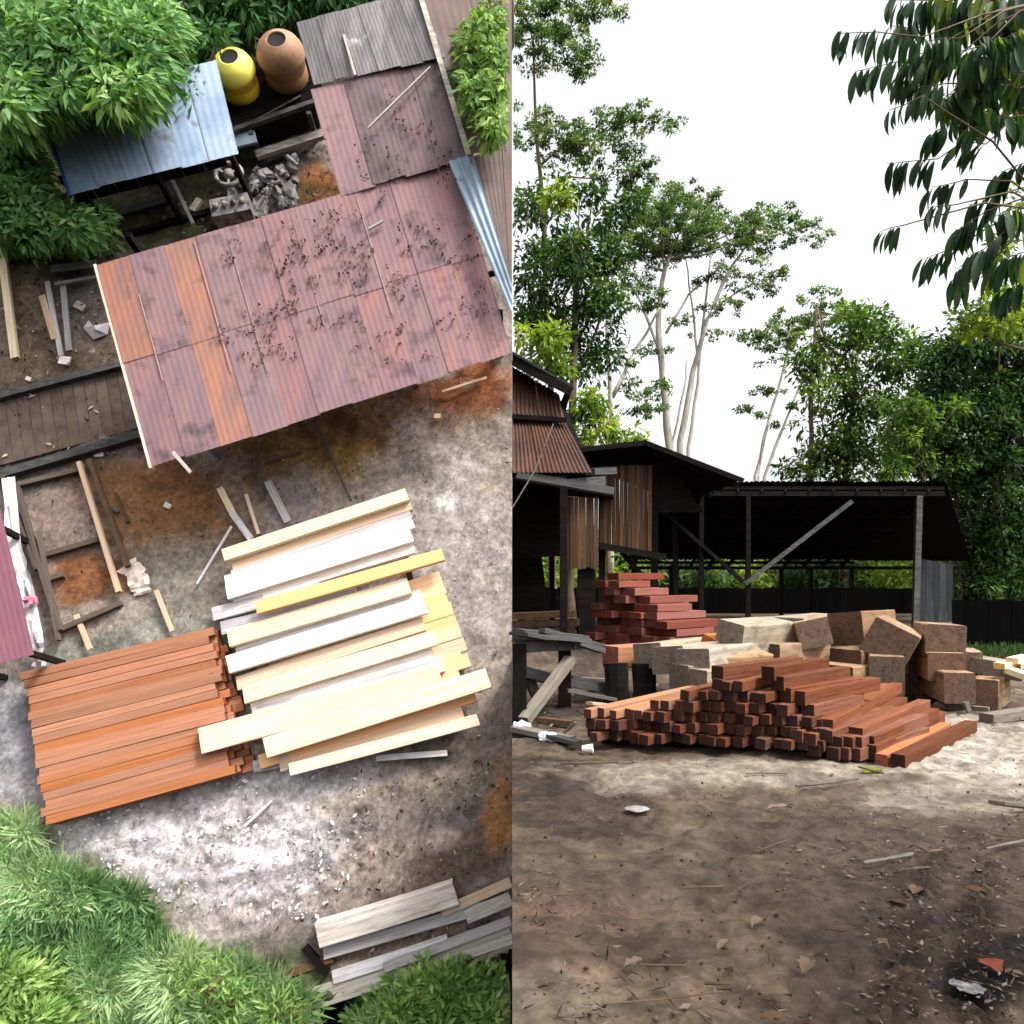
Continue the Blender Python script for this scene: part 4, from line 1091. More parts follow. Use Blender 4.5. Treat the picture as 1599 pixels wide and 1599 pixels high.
def pxbeam(fx, fy, bx, by, Yf, sz, mat, lab, th=None, ext=0.0, group='red brown timbers in the front pile', roll=0, dz=0):
    """top-centre pixels of the near and the far end; the timber lies level unless dz"""
    A = R(fx, fy, Yf); zt = A.z
    Yb = (CAMZ - zt - dz) * F / (by - HY); B = R(bx, by, Yb)
    th = th or sz
    d = (B - A).normalized()
    o = Vector((0, 0, th / 2))
    beam('timber', mat, A - o, B - o + d * ext, sz, th, lab, 'timber', group, roll=roll)
for a in (
    (1120, 1040, 1245, 1025, 7.40, .125, 'red', 'uppermost long red timber on the front pile, in front of the big grey log'),
    (1199, 1041, 1285, 1027, 7.36, .125, 'red', 'short upper red timber right of the uppermost long one'),
    (1214, 1056, 1318, 1041, 7.34, .125, 'red', 'third red timber down the right side of the front pile'),
    (1226, 1074, 1338, 1057, 7.32, .12, 'red', 'thin red timber below the third one on the right side'),
    (1247, 1079, 1365, 1057, 7.28, .125, 'red', 'long red timber sticking out in the middle of the right slope'),
    (1261, 1100, 1340, 1080, 7.27, .12, 'red', 'red timber tucked under the long middle one on the right slope'),
    (1273, 1123, 1385, 1067, 7.24, .115, 'red', 'red timber pointing steeply back, left of a pair'),
    (1290, 1123, 1400, 1066, 7.20, .115, 'red', 'red timber pointing steeply back, right of a pair'),
    (1300, 1146, 1408, 1088, 7.16, .115, 'red', 'red timber beneath the steep pair'),
    (1336, 1136, 1443, 1092, 7.12, .12, 'red', 'pale topped red timber above the fan at the right end'),
    (1355, 1149, 1458, 1106, 7.10, .11, 'red', 'narrow red timber second in the fan at the right end'),
    (1357, 1163, 1466, 1110, 7.04, .125, 'red', 'large red timber in the middle of the fan at the right end'),
    (1376, 1178, 1477, 1128, 6.94, .10, 'logorange', 'ochre timber low in the fan at the right end'),
    (1402, 1178, 1516, 1125, 6.84, .115, 'red', 'outermost red timber lying on the pale ground at the right end')):
    pxbeam(*a)
# beam ends under the fan
for k, (x, y, Y) in enumerate(((1243, 1150, 7.15), (1264, 1155, 7.1), (1270, 1172, 7.1), (1290, 1150, 7.1), (1305, 1160, 7.05), (1322, 1160, 7.02), (1336, 1160, 7.02), (1300, 1177, 7.02), (1316, 1177, 7.0), (1334, 1178, 6.98))):
    a = R(x, y, Y); a.z = max(a.z, .055); d = (D0 + EV * .02 * k).normalized()
    beam('timber', 'red', a, a + d * (1.9 - .05 * k), .108, .104, 'low square beam end, %s from the left under the fan of timbers' % ORD[k], 'timber', 'red brown timbers in the front pile')

# ---- big squared logs behind the pile
GB2 = 'big squared logs behind the front pile'
def biglog(cx, cy, Y, wd, th, ln, yaw, roll, mat, lab, tilt=0):
    """cx, cy: pixel of the near end face centre; yaw from the depth axis to the right"""
    wd *= 1.14; th *= 1.12
    a = R(cx, cy, Y)
    d = Vector((math.sin(math.radians(yaw)), math.cos(math.radians(yaw)), tilt))
    beam('squared_log', mat, a, a + d * ln, wd, th, lab, 'log', GB2, roll=math.radians(roll))
biglog(953, 1026, 10.3, .27, .24, 1.5, 56, 0, 'logorange', 'orange squared log at the left end of the big logs')
biglog(1011, 1024, 9.9, .34, .26, 1.5, 42, -6, 'log', 'grey squared log right of the orange one, first of three')
biglog(1042, 1031, 9.6, .38, .28, 1.5, 42, -6, 'log', 'grey squared log right of the orange one, second of three')
biglog(1081, 1037, 9.3, .38, .30, 1.4, 42, -4, 'log', 'grey squared log right of the orange one, last of three')
biglog(1105, 1008, 10.2, .2, .2, .9, 50, 20, 'logorange', 'small orange log wedged left of the big leaning grey log')
biglog(1110, 1045, 9.6, .3, .34, .8, 60, 12, 'logbrown', 'brown slanting log under the big leaning grey log')
biglog(1138, 999, 10.0, .34, .38, 1.1, 52, 10, 'log', 'big leaning grey log with a mossy end above the pile')
biglog(1227, 989, 10.6, .42, .36, 1.4, 42, 1, 'log', 'wide squared log with a bright flat top in the middle')
biglog(1272, 989, 10.2, .33, .30, .9, 12, -13, 'logbrown', 'tilted brown log end left of the dark end')
biglog(1320, 982, 10.7, .42, .38, .9, 50, -6, 'logbrown', 'dark squared log behind the tilted brown end')
biglog(1388, 1005, 9.9, .46, .40, .85, 28, 27, 'logbrown', 'large rolled log with a pale cut top near the right')
biglog(1477, 1002, 10.0, .40, .36, .62, 12, 3, 'logbrown', 'upright looking log block with a pale top at the upper right')
biglog(1436, 1012, 10.5, .45, .30, .8, 20, 0, 'logbrown', 'dark log under the upper right block')
biglog(1478, 1042, 9.9, .36, .30, .8, 14, 0, 'logbrown', 'brown log end below the upper right block')
biglog(1510, 1038, 10.1, .3, .28, .6, 20, 0, 'logbrown', 'brown log right under the upper right block, partly behind')
biglog(1499, 1075, 9.6, .30, .32, .8, 10, 0, 'logbrown', 'squared log end standing proud in the middle of the right heap')
biglog(1555, 1045, 9.9, .5, .16, .7, 40, 8, 'log', 'flat dark slab sloping down at the right of the heap', -.05)
biglog(1537, 1074, 9.6, .25, .17, .95, 38, 0, 'logbrown', 'upper of two brown squared logs at the right end')
biglog(1537, 1097, 9.6, .25, .17, .95, 38, 0, 'logbrown', 'lower of two brown squared logs at the right end')
biglog(1500, 1113, 9.7, .5, .16, .9, 40, 0, 'log', 'low dark log on the ground under the right heap')
beam('plank', 'greydry', RG(1540, 1122, .06), RG(1640, 1108, .06), .16, .1, 'pale grey plank lying on pale ground at the right edge', 'plank', None)
beam('plank', 'greydry', R(1507, 1096, 9.45), R(1512, 1111, 9.45), .07, .05, 'small pale board standing between right logs', 'plank', None)
for k, (x, y, Y, wd, th, yw, lb) in enumerate(((1320, 1035, 10.2, .4, .3, 60, 'dark log low behind the middle of the front pile'), (1300, 1060, 10.0, .5, .3, 60, 'dark bottom log behind the middle of the front pile'), (1385, 1062, 9.75, .34, .5, 20, 'dark upright looking log face under the large rolled log'),
                                              (1345, 1040, 10.2, .3, .3, 20, 'grey stained log end left under the large rolled log'), (1190, 1022, 10.3, .5, .26, 60, 'brown log lying under the wide squared log'), (1440, 1065, 10.6, .5, .4, 15, 'black shaded log deep in the right heap'),
                                              (1470, 1085, 10.4, .4, .35, 15, 'lowest shaded log deep in the right heap'), (1060, 1058, 9.4, .30, .26, 62, 'grey log on the ground below the three grey logs'), (1090, 1066, 9.1, .26, .26, 62, 'mossy low log just left behind the pile'))):
    biglog(x, y, Y, wd, th, .9, yw, 0, 'logbrown' if k not in (3, 7, 8) else 'log', lb)
for k, (x, y) in enumerate(((962, 1062), (1005, 1055))):
    a = R(x, 1035, 10.0); mb = MB(); mb.tube([(a.x, a.y, -.05), (a.x + .01, a.y, .2), (a.x, a.y + .02, CAMZ - (1036 - HY) / F * 10)], [.17, .14, .15], 9)
    o = mb.build('stump', M['darkwood']); tag(o, ['dark stump under the orange squared log', 'dark stump under the first grey log'][k], 'stump', 'stumps carrying the big logs')
# bright fresh cut offcuts
GO2 = 'fresh offcuts behind the right heap'
for k, (x, y, dx, dy, mt, lb) in enumerate(((1560, 1040, .22, .1, 'cream', 'bright cream offcut wedge on the slab at the right edge'), (1575, 1046, .10, -.25, 'cream', 'bright offcut leg hanging over the slab edge'), (1580, 1032, .3, .2, 'pink', 'pinkish stick offcut at the right edge'), (1592, 1040, .3, -.1, 'pink', 'pinkish offcut lowest at the right edge'))):
    a = R(x, y, 9.6); beam('offcut', mt, a, a + Vector((dx, dy, .02 - .08 * (k == 1))), .14, .07, lb, 'offcut', GO2)

# ---- salmon stack at the back
def back_stack():
    G = 'salmon red planks in the back stack'
    d = Vector((.77, .64, 0)).normalized(); e = Vector((.64, -.77, 0)).normalized()
    x0 = R(934, 1000, 17.4); x0.z = 0
    cnt = [6, 6, 6, 6, 5, 5, 4, 3, 2, 1]; th = .155
    rown = ['bottom', 'second', 'third', 'fourth', 'fifth', 'sixth', 'seventh', 'eighth', 'ninth', 'topmost']
    for r, n in enumerate(cnt):
        for k in range(n):
            off = (1.4 if r == 9 else .7 if r == 8 else .25 if r == 7 else 0)
            p = x0 + e * (.36 * (k + off) + random.uniform(-.03, .03)) + d * random.uniform(-.22, .3)
            z = .06 + th * (r + .5)
            w, h = random.uniform(.26, .36), th * random.uniform(.82, .99)
            a = Vector((p.x, p.y, z)); b = a + d * random.uniform(.9, 1.7)
            beam('plank', 'brick', a, b, w, h, 'salmon red plank end, %s from left in the %s row of the back stack' % (ORD[k], rown[r]), 'plank', G)
back_stack()
# low pale stack far left
for k in range(9):
    a = R(802 + (k % 3) * 16, 962 + (k // 3) * 13, 19.5 + .3 * (k % 3)); b = R(900 + 5 * (k % 2), 958 + (k // 3) * 13, 19.0 + .5 * (k % 3))
    beam('plank', ['wallboard', 'tan', 'redlit'][k % 3], a, b, .4, .15, 'brownish plank %s in the low stack behind the posts' % ORD[k], 'plank', 'planks in the low stack at the left')

# ---- tall corrugated mill building at the left
def rsheet(parent, quad, Ys, ncol, mat, waves=6, amp=.03, name='wall_sheet', n=(0, -1, .2), seg=1):
    TL, TR, BR, BL = [R(p[0], p[1], y) for p, y in zip(quad, Ys)]
    for c in range(ncol):
        P = lambda s, t: TL.lerp(TR, s).lerp(BL.lerp(BR, s), t)
        l = Vector(n).normalized() * (.012 if c % 2 else 0)
        q = [P(c / ncol, 0) + l, P((c + 1) / ncol, 0) + l, P((c + 1) / ncol, 1) + l, P(c / ncol, 1) + l]
        for k in q: k.x = max(k.x, .003)
        mb = MB(); mb.sheet(*q, waves, amp, n); mb.build(name, mat, parent, smooth=True)
t = thing('mill_building', 'tall dark mill building clad in rusty corrugated sheets at the left', 'building', (1.0, 20, 0))
rsheet(t, [(799, 572), (873, 616), (882, 652), (799, 646)], [19.6, 19.9, 19.6, 19.3], 2, M['brownsheet'])
rsheet(t, [(799, 655), (884, 660), (926, 738), (799, 738)], [19.5, 19.8, 18.6, 18.2], 3, M['brownsheet'])
mb = MB(); mb.slab([R(799.8, 548, 19), R(896, 602, 19.3), R(896, 606, 24), R(799.8, 560, 24)], .06, (0, 0, 1)); mb.build('roof', M['zinc'], t)
mb = MB(); mb.bar(R(800, 563, 19.1), R(892, 612, 19.3), .05, .2); mb.build('fascia', M['darkwood'], t)
mb = MB(); mb.bar(R(800, 651, 19.35), R(884, 656, 19.6), .12, .1); mb.build('rail', M['darkwood'], t)
mb = MB(); mb.bar(R(800, 739, 18.5), R(928, 737, 18.9), .1, .16); mb.build('eave_board', M['darkwood'], t)
mb = MB(); mb.slab([R(882, 612, 19.7), R(893, 606, 19.7), R(884, 640, 19.8), R(870, 640, 19.8)], .05, (0, -1, 0)); mb.build('bracket', M['darkwood'], t)
def poly(parent, name, pts, Y, th, mat, Y2=None):
    P = [R(x, y, Y) for x, y in pts]
    for p in P: p.x = max(p.x, .004)
    mb = MB(); n = len(P); Q = [p + Vector((0, th, 0)) for p in P]
    mb.quad(*P); mb.quad(*Q[::-1])
    for i in range(n): mb.quad(P[i], Q[i], Q[(i + 1) % n], P[(i + 1) % n])
    return mb.build(name, mat, parent)
poly(t, 'interior_shade_sheet', [(799, 640), (885, 640), (926, 740), (885, 745), (885, 868), (799, 872)], 22.5, .1, M['black'])  # black sheet standing for the darkness inside the mill
poly(t, 'interior_shade_panel', [(799, 760), (884, 760), (884, 868), (799, 872)], 20.4, .06, M['darkwood'])  # dark panel put in for the unlit interior
poly(t, 'dark_post', [(800, 870), (846, 868), (856, 952), (800, 958)], 21.5, .3, M['darkwood'])
beam('fascia_board', 'zincwood' if False else 'greywood', R(808, 741, 18.3), R(962, 735, 19.6), .05, .16, parent=t)
beam('fascia_board', 'greywood', R(806, 742, 18.25), R(958, 768, 18.9), .05, .2, parent=t)
beam('fascia_board', 'greywood', R(880, 757, 18.6), R(945, 752, 18.9), .05, .24, parent=t)
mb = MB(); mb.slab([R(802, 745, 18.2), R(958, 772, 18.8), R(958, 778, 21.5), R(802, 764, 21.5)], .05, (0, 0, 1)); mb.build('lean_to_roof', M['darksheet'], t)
# vertical plank walls: each board its own piece
def boards(parent, x0, x1, top, bot, Y, n, mat, jit=5, th=.03):
    for k in range(n):
        a, b = x0 + (x1 - x0) * k / n, x0 + (x1 - x0) * (k + .94) / n
        m = (a + b) / 2; tp = top(m); bt = bot(m) + random.uniform(-jit, jit)
        dY = random.uniform(-.03, .03)
        p, q = R(m, tp, Y + dY), R(m, bt, Y + dY)
        w = (b - a) / F * Y
        c = (p + q) / 2; h = p.z - q.z
        o = bpy.data.objects.new('wall_board', wall_mesh(mat)); COL.objects.link(o); o.parent = parent
        o.matrix_local = Matrix.Translation(c - Vector(parent['_b'])) @ Matrix.Rotation(random.uniform(-.008, .008), 4, 'Y') @ Matrix.Diagonal((w, th, h, 1))
WM = {}
def wall_mesh(mat):
    if mat not in WM:
        mb = MB(); mb.hexa([(-.5, -.5, -.5), (.5, -.5, -.5), (.5, .5, -.5), (-.5, .5, -.5), (-.5, -.5, .5), (.5, -.5, .5), (.5, .5, .5), (-.5, .5, .5)])
        me = bpy.data.meshes.new('wall_board'); me.from_pydata([tuple(v) for v in mb.v], [], mb.f); me.materials.append(M[mat]); WM[mat] = me
    return WM[mat]
t2 = thing('plank_wall', 'lower hanging wall of brown vertical boards in front of the dark shed', 'wall', R(910, 960, 18.9))
boards(t2, 884, 934, lambda x: 776, lambda x: 888, 18.9, 8, 'wallboard', 3)
mb = MB(); a = R(903, 890, 19.0); b = R(930, 890, 19.0); mb.hexa([(a.x, 19, -.05), (b.x, 19, -.05), (b.x, 19.3, -.05), (a.x, 19.3, -.05), (a.x, 19, a.z + .3), (b.x, 19, a.z + .3), (b.x, 19.3, a.z + .3), (a.x, 19.3, a.z + .3)]); mb.build('post', M['darkwood'], t2)

t = thing('gable_shed', 'dark gable roofed shed with a brown plank wall left of the open shed', 'shed', (4.2, 21, 0))
boards(t, 936, 1018, lambda x: 728 - (x - 936) * .02, lambda x: 857 + (x - 936) * .14, 20.6, 13, 'wallboard', 3)
def roofslab(name, a, b, Ya, Yb, th, mat, parent):
    p, q = R(*a, Ya), R(*b, Ya); r_, s_ = Vector((q.x, Yb, q.z)), Vector((p.x, Yb, p.z))
    n = (q - p).cross(s_ - p).normalized(); n = n if n.z > 0 else -n
    for k in range(4):
        u0, u1 = k / 4, (k + 1.03) / 4 if k < 3 else 1
        l = n * (.012 * (k % 2))
        mb = MB(); mb.sheet(p.lerp(s_, u0) + l, p.lerp(s_, u1) + l, q.lerp(r_, u1) + l, q.lerp(r_, u0) + l, 7, .02, n); mb.build('roof_sheet', mat, parent, smooth=True)
    mb = MB(); off = n * .05; mb.bar(p - off, q - off, .06, .12); mb.build('barge_board', M['darkwood'], parent)
    for k in range(5):
        y = Ya + (Yb - Ya) * (k + .2) / 5; o2 = Vector((0, y - Ya, 0)) - n * .12
        mb = MB(); mb.bar(p + o2, q + o2, .06, .1); mb.build('rafter', M['darkwood'], parent)
roofslab('roof', (1008, 688), (1162, 748), 19.8, 27, .03, M['darksheet'], t)
roofslab('roof', (1008, 688), (906, 699), 19.8, 27, .03, M['darksheet'], t)
poly(t, 'gable_wall', [(918, 702), (1008, 692), (1030, 702), (1100, 800), (1018, 800), (1018, 730), (936, 730)], 20.9, .05, M['darkwood'])
for x, yb in ((940, 985), (1022, 965)):
    a = R(x, 720, 20.8); mb = MB(); mb.bar((a.x, a.y, -.1), (a.x, a.y, a.z), .16, .16, (0, 1, 0)); mb.build('post', M['darkwood'], t)
mb = MB(); mb.bar(R(936, 852, 20.5), R(1040, 870, 20.5), .1, .16); mb.build('sill_beam', M['darkwood'], t)
mb = MB(); mb.bar(R(970, 862, 20.7), R(1030, 930, 20.7), .1, .12); mb.build('brace', M['darkwood'], t)
for x, Y in ((862, 23), (990, 24), (1055, 25)):
    a = R(x, 760, Y); mb = MB(); mb.bar((a.x, a.y, -.1), (a.x, a.y, a.z), .14, .14, (0, 1, 0)); mb.build('post', M['darkwood'], t)
a = R(880, 760, 17.8); mb = MB(); mb.bar((a.x, a.y, -.1), (a.x, a.y, a.z), .16, .16, (0, 1, 0)); o = mb.build('post', M['darkwood']); tag(o, 'dark post standing in front of the hanging plank wall', 'post')

# ---- wide open shed
t = thing('open_shed', 'wide open timber shed with a dark mono-pitch roof on thin posts', 'shed', (9, 26, 0))
YF, YB = 24.0, 30.5
def shed_roof():
    zf, zb = R(0, 752, YF).z, R(0, 874, YB).z
    x0, x1 = R(1030, 752, YF).x, R(1477, 752, YF).x
    n = Vector((0, -(zb - zf), YB - YF)).normalized()
    nc = 9
    for k in range(nc):
        a, b = x0 + (x1 - x0) * k / nc, x0 + (x1 - x0) * (k + 1.03) / nc
        l = n * (.014 * (k % 2))
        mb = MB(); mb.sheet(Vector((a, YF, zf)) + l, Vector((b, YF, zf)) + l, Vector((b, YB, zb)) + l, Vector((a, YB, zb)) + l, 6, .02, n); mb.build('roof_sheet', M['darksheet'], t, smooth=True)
    xr = R(1517, 874, YB).x
    p, q, r_ = Vector((x1 + .005, YF, zf)), Vector((x1 + .005, YB, zb)), Vector((xr, YB, zb - .02))
    mb = MB()
    mb.quad(p, q, r_); mb.quad(p - n * .03, r_ - n * .03, q - n * .03); mb.quad(p, r_, r_ - n * .03, p - n * .03); mb.build('hip_sheet', M['darksheet'], t)
    for k in range(7):
        f = (k + .1) / 6.2; y, z = YF + (YB - YF) * f, zf + (zb - zf) * f - .14
        mb = MB(); mb.bar((x0, y, z), (x1, y, z), .06, .1); mb.build('purlin', M['darkwood'], t)
    for k in range(12):
        x = x0 + (x1 - x0) * (k + .3) / 12
        mb = MB(); mb.bar((x, YF + .02, zf - .24), (x, YB, zb - .24), .06, .12, (0, 0, 1)); mb.build('rafter', M['darkwood'], t)
    mb = MB(); mb.bar((x0, YF + .1, zf - .34), (x1, YF + .1, zf - .34), .1, .14); mb.build('front_beam', M['darkwood'], t)
    mb = MB(); mb.bar((x0, YB - .1, zb - .3), (xr - .4, YB - .1, zb - .3), .1, .12); mb.build('back_beam', M['darkwood'], t)
    for px in (1095, 1168, 1435):
        a = R(px, 780, YF + .1); b = R(px - (6 if px == 1435 else 0), 960, YF + .1)
        mb = MB(); mb.bar((b.x, YF + .1, -.1), (a.x, YF + .1, zf - .4), .17 if px == 1435 else .13, .14, (0, 1, 0)); mb.build('post', M['greywood' if px == 1435 else 'darkwood'], t)
    for px in (1048, 1220, 1266, 1330, 1486):
        a = R(px, 880, YB - .1); mb = MB(); mb.bar((a.x, YB - .1, -.1), (a.x, YB - .1, zb - .3), .13, .13, (0, 1, 0)); mb.build('post', M['darkwood'], t)
    for a, b, m in (((1163, 912), (1330, 783), 'greywood'), ((1026, 790), (1160, 908), 'darkwood')):
        mb = MB(); mb.bar(R(*a, YF - .02), R(*b, YF - .02), .1, .16, (0, 1, 0)); mb.build('brace', M[m], t)
shed_roof()
# zinc sheets standing at the right end
for k in range(5):
    x = 1436 + k * 10.5
    q = [R(x, 872 + 2 * k, 26.6 + .3 * k), R(x + 10, 874 + 2 * k, 26.8 + .3 * k), R(x + 10, 966, 26.3 + .3 * k), R(x, 966, 26.1 + .3 * k)]
    for j in (2, 3): q[j].z = .0
    mb = MB(); mb.sheet(*q, 3, .02, (0, -1, 0)); o = mb.build('zinc_sheet', M['zinc'], smooth=True)
    tag(o, 'grey corrugated zinc sheet leaning at the right shed post, %s from the left' % ORD[k], 'metal sheet', 'zinc sheets leaning by the right shed post')
t = thing('board_fence', 'long black board fence across the back of the yard', 'fence', (8, 33, 0))
for k in range(64):
    x = .15 + k * .255; z = CAMZ - (918 - HY) / F * 33 + random.uniform(-.03, .03)
    o = bpy.data.objects.new('fence_board', wall_mesh('blackboard')); COL.objects.link(o); o.parent = t
    o.matrix_local = Matrix.Translation(Vector((x, 33 + random.uniform(-.01, .01), z / 2 - .1)) - Vector(t['_b'])) @ Matrix.Diagonal((.25, .03, z + .2, 1))
t = thing('board_fence', 'dark sheet fence at the far right behind the big logs', 'fence', (12, 18.2, 0))
for k in range(28):
    x = 9.75 + k * .26; z = 1.02 + random.uniform(-.03, .03)
    o = bpy.data.objects.new('fence_board', wall_mesh('blackboard')); COL.objects.link(o); o.parent = t
    o.matrix_local = Matrix.Translation(Vector((x, 18.2 + random.uniform(-.01, .01), z / 2 - .1)) - Vector(t['_b'])) @ Matrix.Diagonal((.255, .03, z + .2, 1))

# ---- work bench at the left and its clutter
t = thing('work_bench', 'rough grey trestle bench with thick legs at the left edge', 'bench', RG(850, 1130))
b = Vector(t['_b'])
def leg(x0, x1, ytop, Y, nm='leg', mt='greywood', lean=0):
    a, c = R(x0, ytop, Y), R(x1, ytop, Y); m = (a + c) / 2; w = c.x - a.x
    o = beam(nm, mt, (max(m.x + lean, w / 2 + .004), Y, -.05), (max(m.x, w / 2 + .004), Y, a.z), w, .12, parent=t, up=(0, 1, 0), k=0)
leg(800, 822, 1006, 8.9, mt='darkwood'); leg(872, 891, 1010, 9.9, mt='darkwood'); leg(800.5, 812, 1006, 10.6, mt='darkwood')
P = lambda x, y, Y: Vector((max(R(x, y, Y).x, .07), Y, R(x, y, Y).z))
beam('top_rail', 'greywood', P(802, 1010, 8.95), P(892, 1006, 9.85), .1, .13, parent=t, k=1)
for k, (a, c) in enumerate((((801, 990, 8.8), (842, 996, 9.0)), ((801, 986, 9.2), (858, 1000, 9.4)), ((806, 984, 9.7), (912, 994, 10.0)))):
    beam('top_board', 'greywood', P(*a), P(*c), .3, .035, parent=t, k=k)
beam('slab_board', 'greywood', P(818, 992, 8.95), P(912, 1000, 9.7), .22, .05, parent=t, k=2)
beam('strut', 'greydry', P(818, 1126, 8.75), P(890, 1030, 9.6), .12, .1, 'thick grey pole slanting from the ground up to the bench', 'pole', None)
for a, c, wd, th, mt, lab in (
    (P(812, 1048, 9.5), R(866, 1062, 10.0), .16, .13, 'greywood', 'grey beam behind the slanting pole'),
    (R(884, 1062, 10.2), R(952, 1076, 10.6), .2, .14, 'greywood', 'grey plank lying between bench and stumps'),
    (R(884, 1060, 10.8), R(956, 1064, 11.2), .2, .06, 'greydry', 'pale thin plank behind the grey plank by the stumps'),
    (R(886, 1078, 9.7), R(970, 1094, 9.9), .06, .04, 'greydry', 'long thin pale strip on the ground below the stumps'),
    (R(846, 984, 9.6), R(966, 1016, 10.9), .1, .06, 'greywood', 'upper of two dark rails running from the bench to the orange log'),
    (R(890, 1000, 9.6), R(940, 1016, 10.3), .1, .07, 'greywood', 'lower of two dark rails running from the bench to the orange log'),
    (R(826, 1060, 9.6), R(842, 1096, 9.2), .12, .05, 'darkwood', 'dark board slanting under the bench'),
    (RG(805, 1137, .04), RG(890, 1155, .04), .16, .05, 'greydry', 'pale low plank on the ground behind the white bottle'),
    (RG(842, 1124, .05), RG(894, 1130, .05), .08, .06, 'wallboard', 'brown batten in front of the bench leg'),
    (R(880, 1145, 8.1), R(898, 1128, 8.0), .03, .02, 'greydry', 'thin pale stick leaning at the left end of the front pile'),
    (RG(850, 1147, .05), RG(902, 1160, .05), .1, .04, 'greywood', 'grey plank at the left foot of the front pile'),
    (R(920, 1098, 9.3), R(945, 1100, 9.5), .1, .03, 'tan', 'small tan plank behind the left end of the front pile')):
    beam('plank', mt, a, c, wd, th, lab, 'plank', 'loose planks around the bench')

# ---- rubbish, sticks and leaves on the ground
def blob_mesh(name, pts, rad, mat, lab, cat, sq=.5):
    mb = MB(); mb.tube(pts, rad, 9); 
    for v in mb.v: v += Vector((random.uniform(-.01, .01), random.uniform(-.01, .01), random.uniform(-.008, .008)))
    o = mb.build(name, mat, smooth=False); tag(o, lab, cat); return o
a, c = RG(842, 1150, .04), RG(874, 1158, .04); c.y = a.y - .05
t = thing('plastic_bottle', 'crumpled clear white plastic bottle on the dirt left of the pile', 'bottle', (a + c) / 2)
mb = MB(); pts = [a.lerp(c, f) for f in (0, .1, .3, .42, .52, .7, .85, 1)]; mb.tube(pts, [.03, .045, .05, .036, .045, .05, .045, .02], 10)
for v in mb.v: v += Vector((random.uniform(-.008, .008), random.uniform(-.008, .008), random.uniform(-.006, .006)))
mb.build('bottle_body', M['plastic'], t)
mb = MB(); mb.tube([c, c + (c - a).normalized() * .03], [.018, .018], 8); mb.build('cap', M['zinc'], t)
def crumple(name, px, py, r, hgt, mat, lab, cat, n=10):
    c = RG(px, py, .02); mb = MB(); rings = []
    for k, (q, z) in enumerate(((1, .0), (.95, .6), (.6, 1.0), (.15, .75))):
        rings.append([c + Vector((max(-c.x + .01, math.cos(2 * math.pi * j / n) * r * q * random.uniform(.65, 1.2)), math.sin(2 * math.pi * j / n) * r * q * random.uniform(.65, 1.2), hgt * z * random.uniform(.7, 1.25))) for j in range(n)])
    for k in range(3):
        for j in range(n): mb.quad(rings[k][j], rings[k][(j + 1) % n], rings[k + 1][(j + 1) % n], rings[k + 1][j])
    mb.quad(*rings[3]); o = mb.build(name, mat); tag(o, lab, cat); return o
crumple('plastic_bag', 812, 1138, .11, .07, M['plastic'], 'crumpled white plastic bag at the foot of the bench leg', 'plastic bag')
t = thing('paper_cup', 'small torn white cup lying in front of the pile', 'cup', RG(917, 1174))
c = Vector(t['_b']); mb = MB(); mb.tube([c + Vector((-.045, 0, .03)), c + Vector((.05, -.02, .035))], [.028, .042], 10, cap=False); mb.build('cup_wall', M['white'], t)
mb = MB(); mb.tube([c + Vector((-.046, 0, .03)), c + Vector((-.044, 0, .03))], [.026, .026], 10); mb.build('cup_base', M['cloth'], t)
crumple('foam_plate', 995, 1264, .08, .012, M['foam'], 'flat white scrap of foam on the dirt', 'foam scrap', 14)
crumple('ash_patch', 1516, 1543, .05, .004, M['ash'], 'white ash and paper remains on the burnt patch', 'ash', 16)
crumple('ash_patch', 1495, 1536, .032, .004, M['ash'], 'small second smear of white ash left on the burnt patch', 'ash', 14)
crumple('burnt_clod', 1378, 1172, .05, .03, M['black'], 'dark clod by the fallen green leaf', 'clod')

def curl_leaf(px, py, ln, wd, yaw, mat, lab, lift=.014, group='dry leaves lying on the dirt'):
    lift *= random.uniform(.6, 1.6); wd *= random.uniform(.9, 1.4); yaw += random.uniform(-.5, .5)
    c = RG(px, py, .012); d = Vector((math.cos(yaw), math.sin(yaw), 0)); s = Vector((-d.y, d.x, 0)); V = []; k = 7
    for i in range(k):
        f = i / (k - 1); ww = wd * math.sin(math.pi * min(1, f * .9 + .06)) ** .8 * (1 + .3 * math.sin(i * 2.4 + px)) * .5
        zc_ = lift * math.sin(math.pi * f) + lift * .4 * f
        o = c + d * (ln * (f - .5))
        for q in (-1, -.5, 0, .5, 1): V.append(o + s * ww * q + Vector((0, 0, zc_ + abs(q) * lift * random.uniform(.3, 1.1))))
    Fc = []
    for i in range(k - 1):
        for j in range(4): Fc.append((i * 5 + j, i * 5 + j + 1, i * 5 + j + 6, i * 5 + j + 5))
    o = mesh_np('fallen_leaf', np.array([tuple(v) for v in V]), np.array(Fc), mat, np.full(len(V), random.uniform(.2, .9)), base=c, smooth=True)
    tag(o, lab, 'leaf', group)
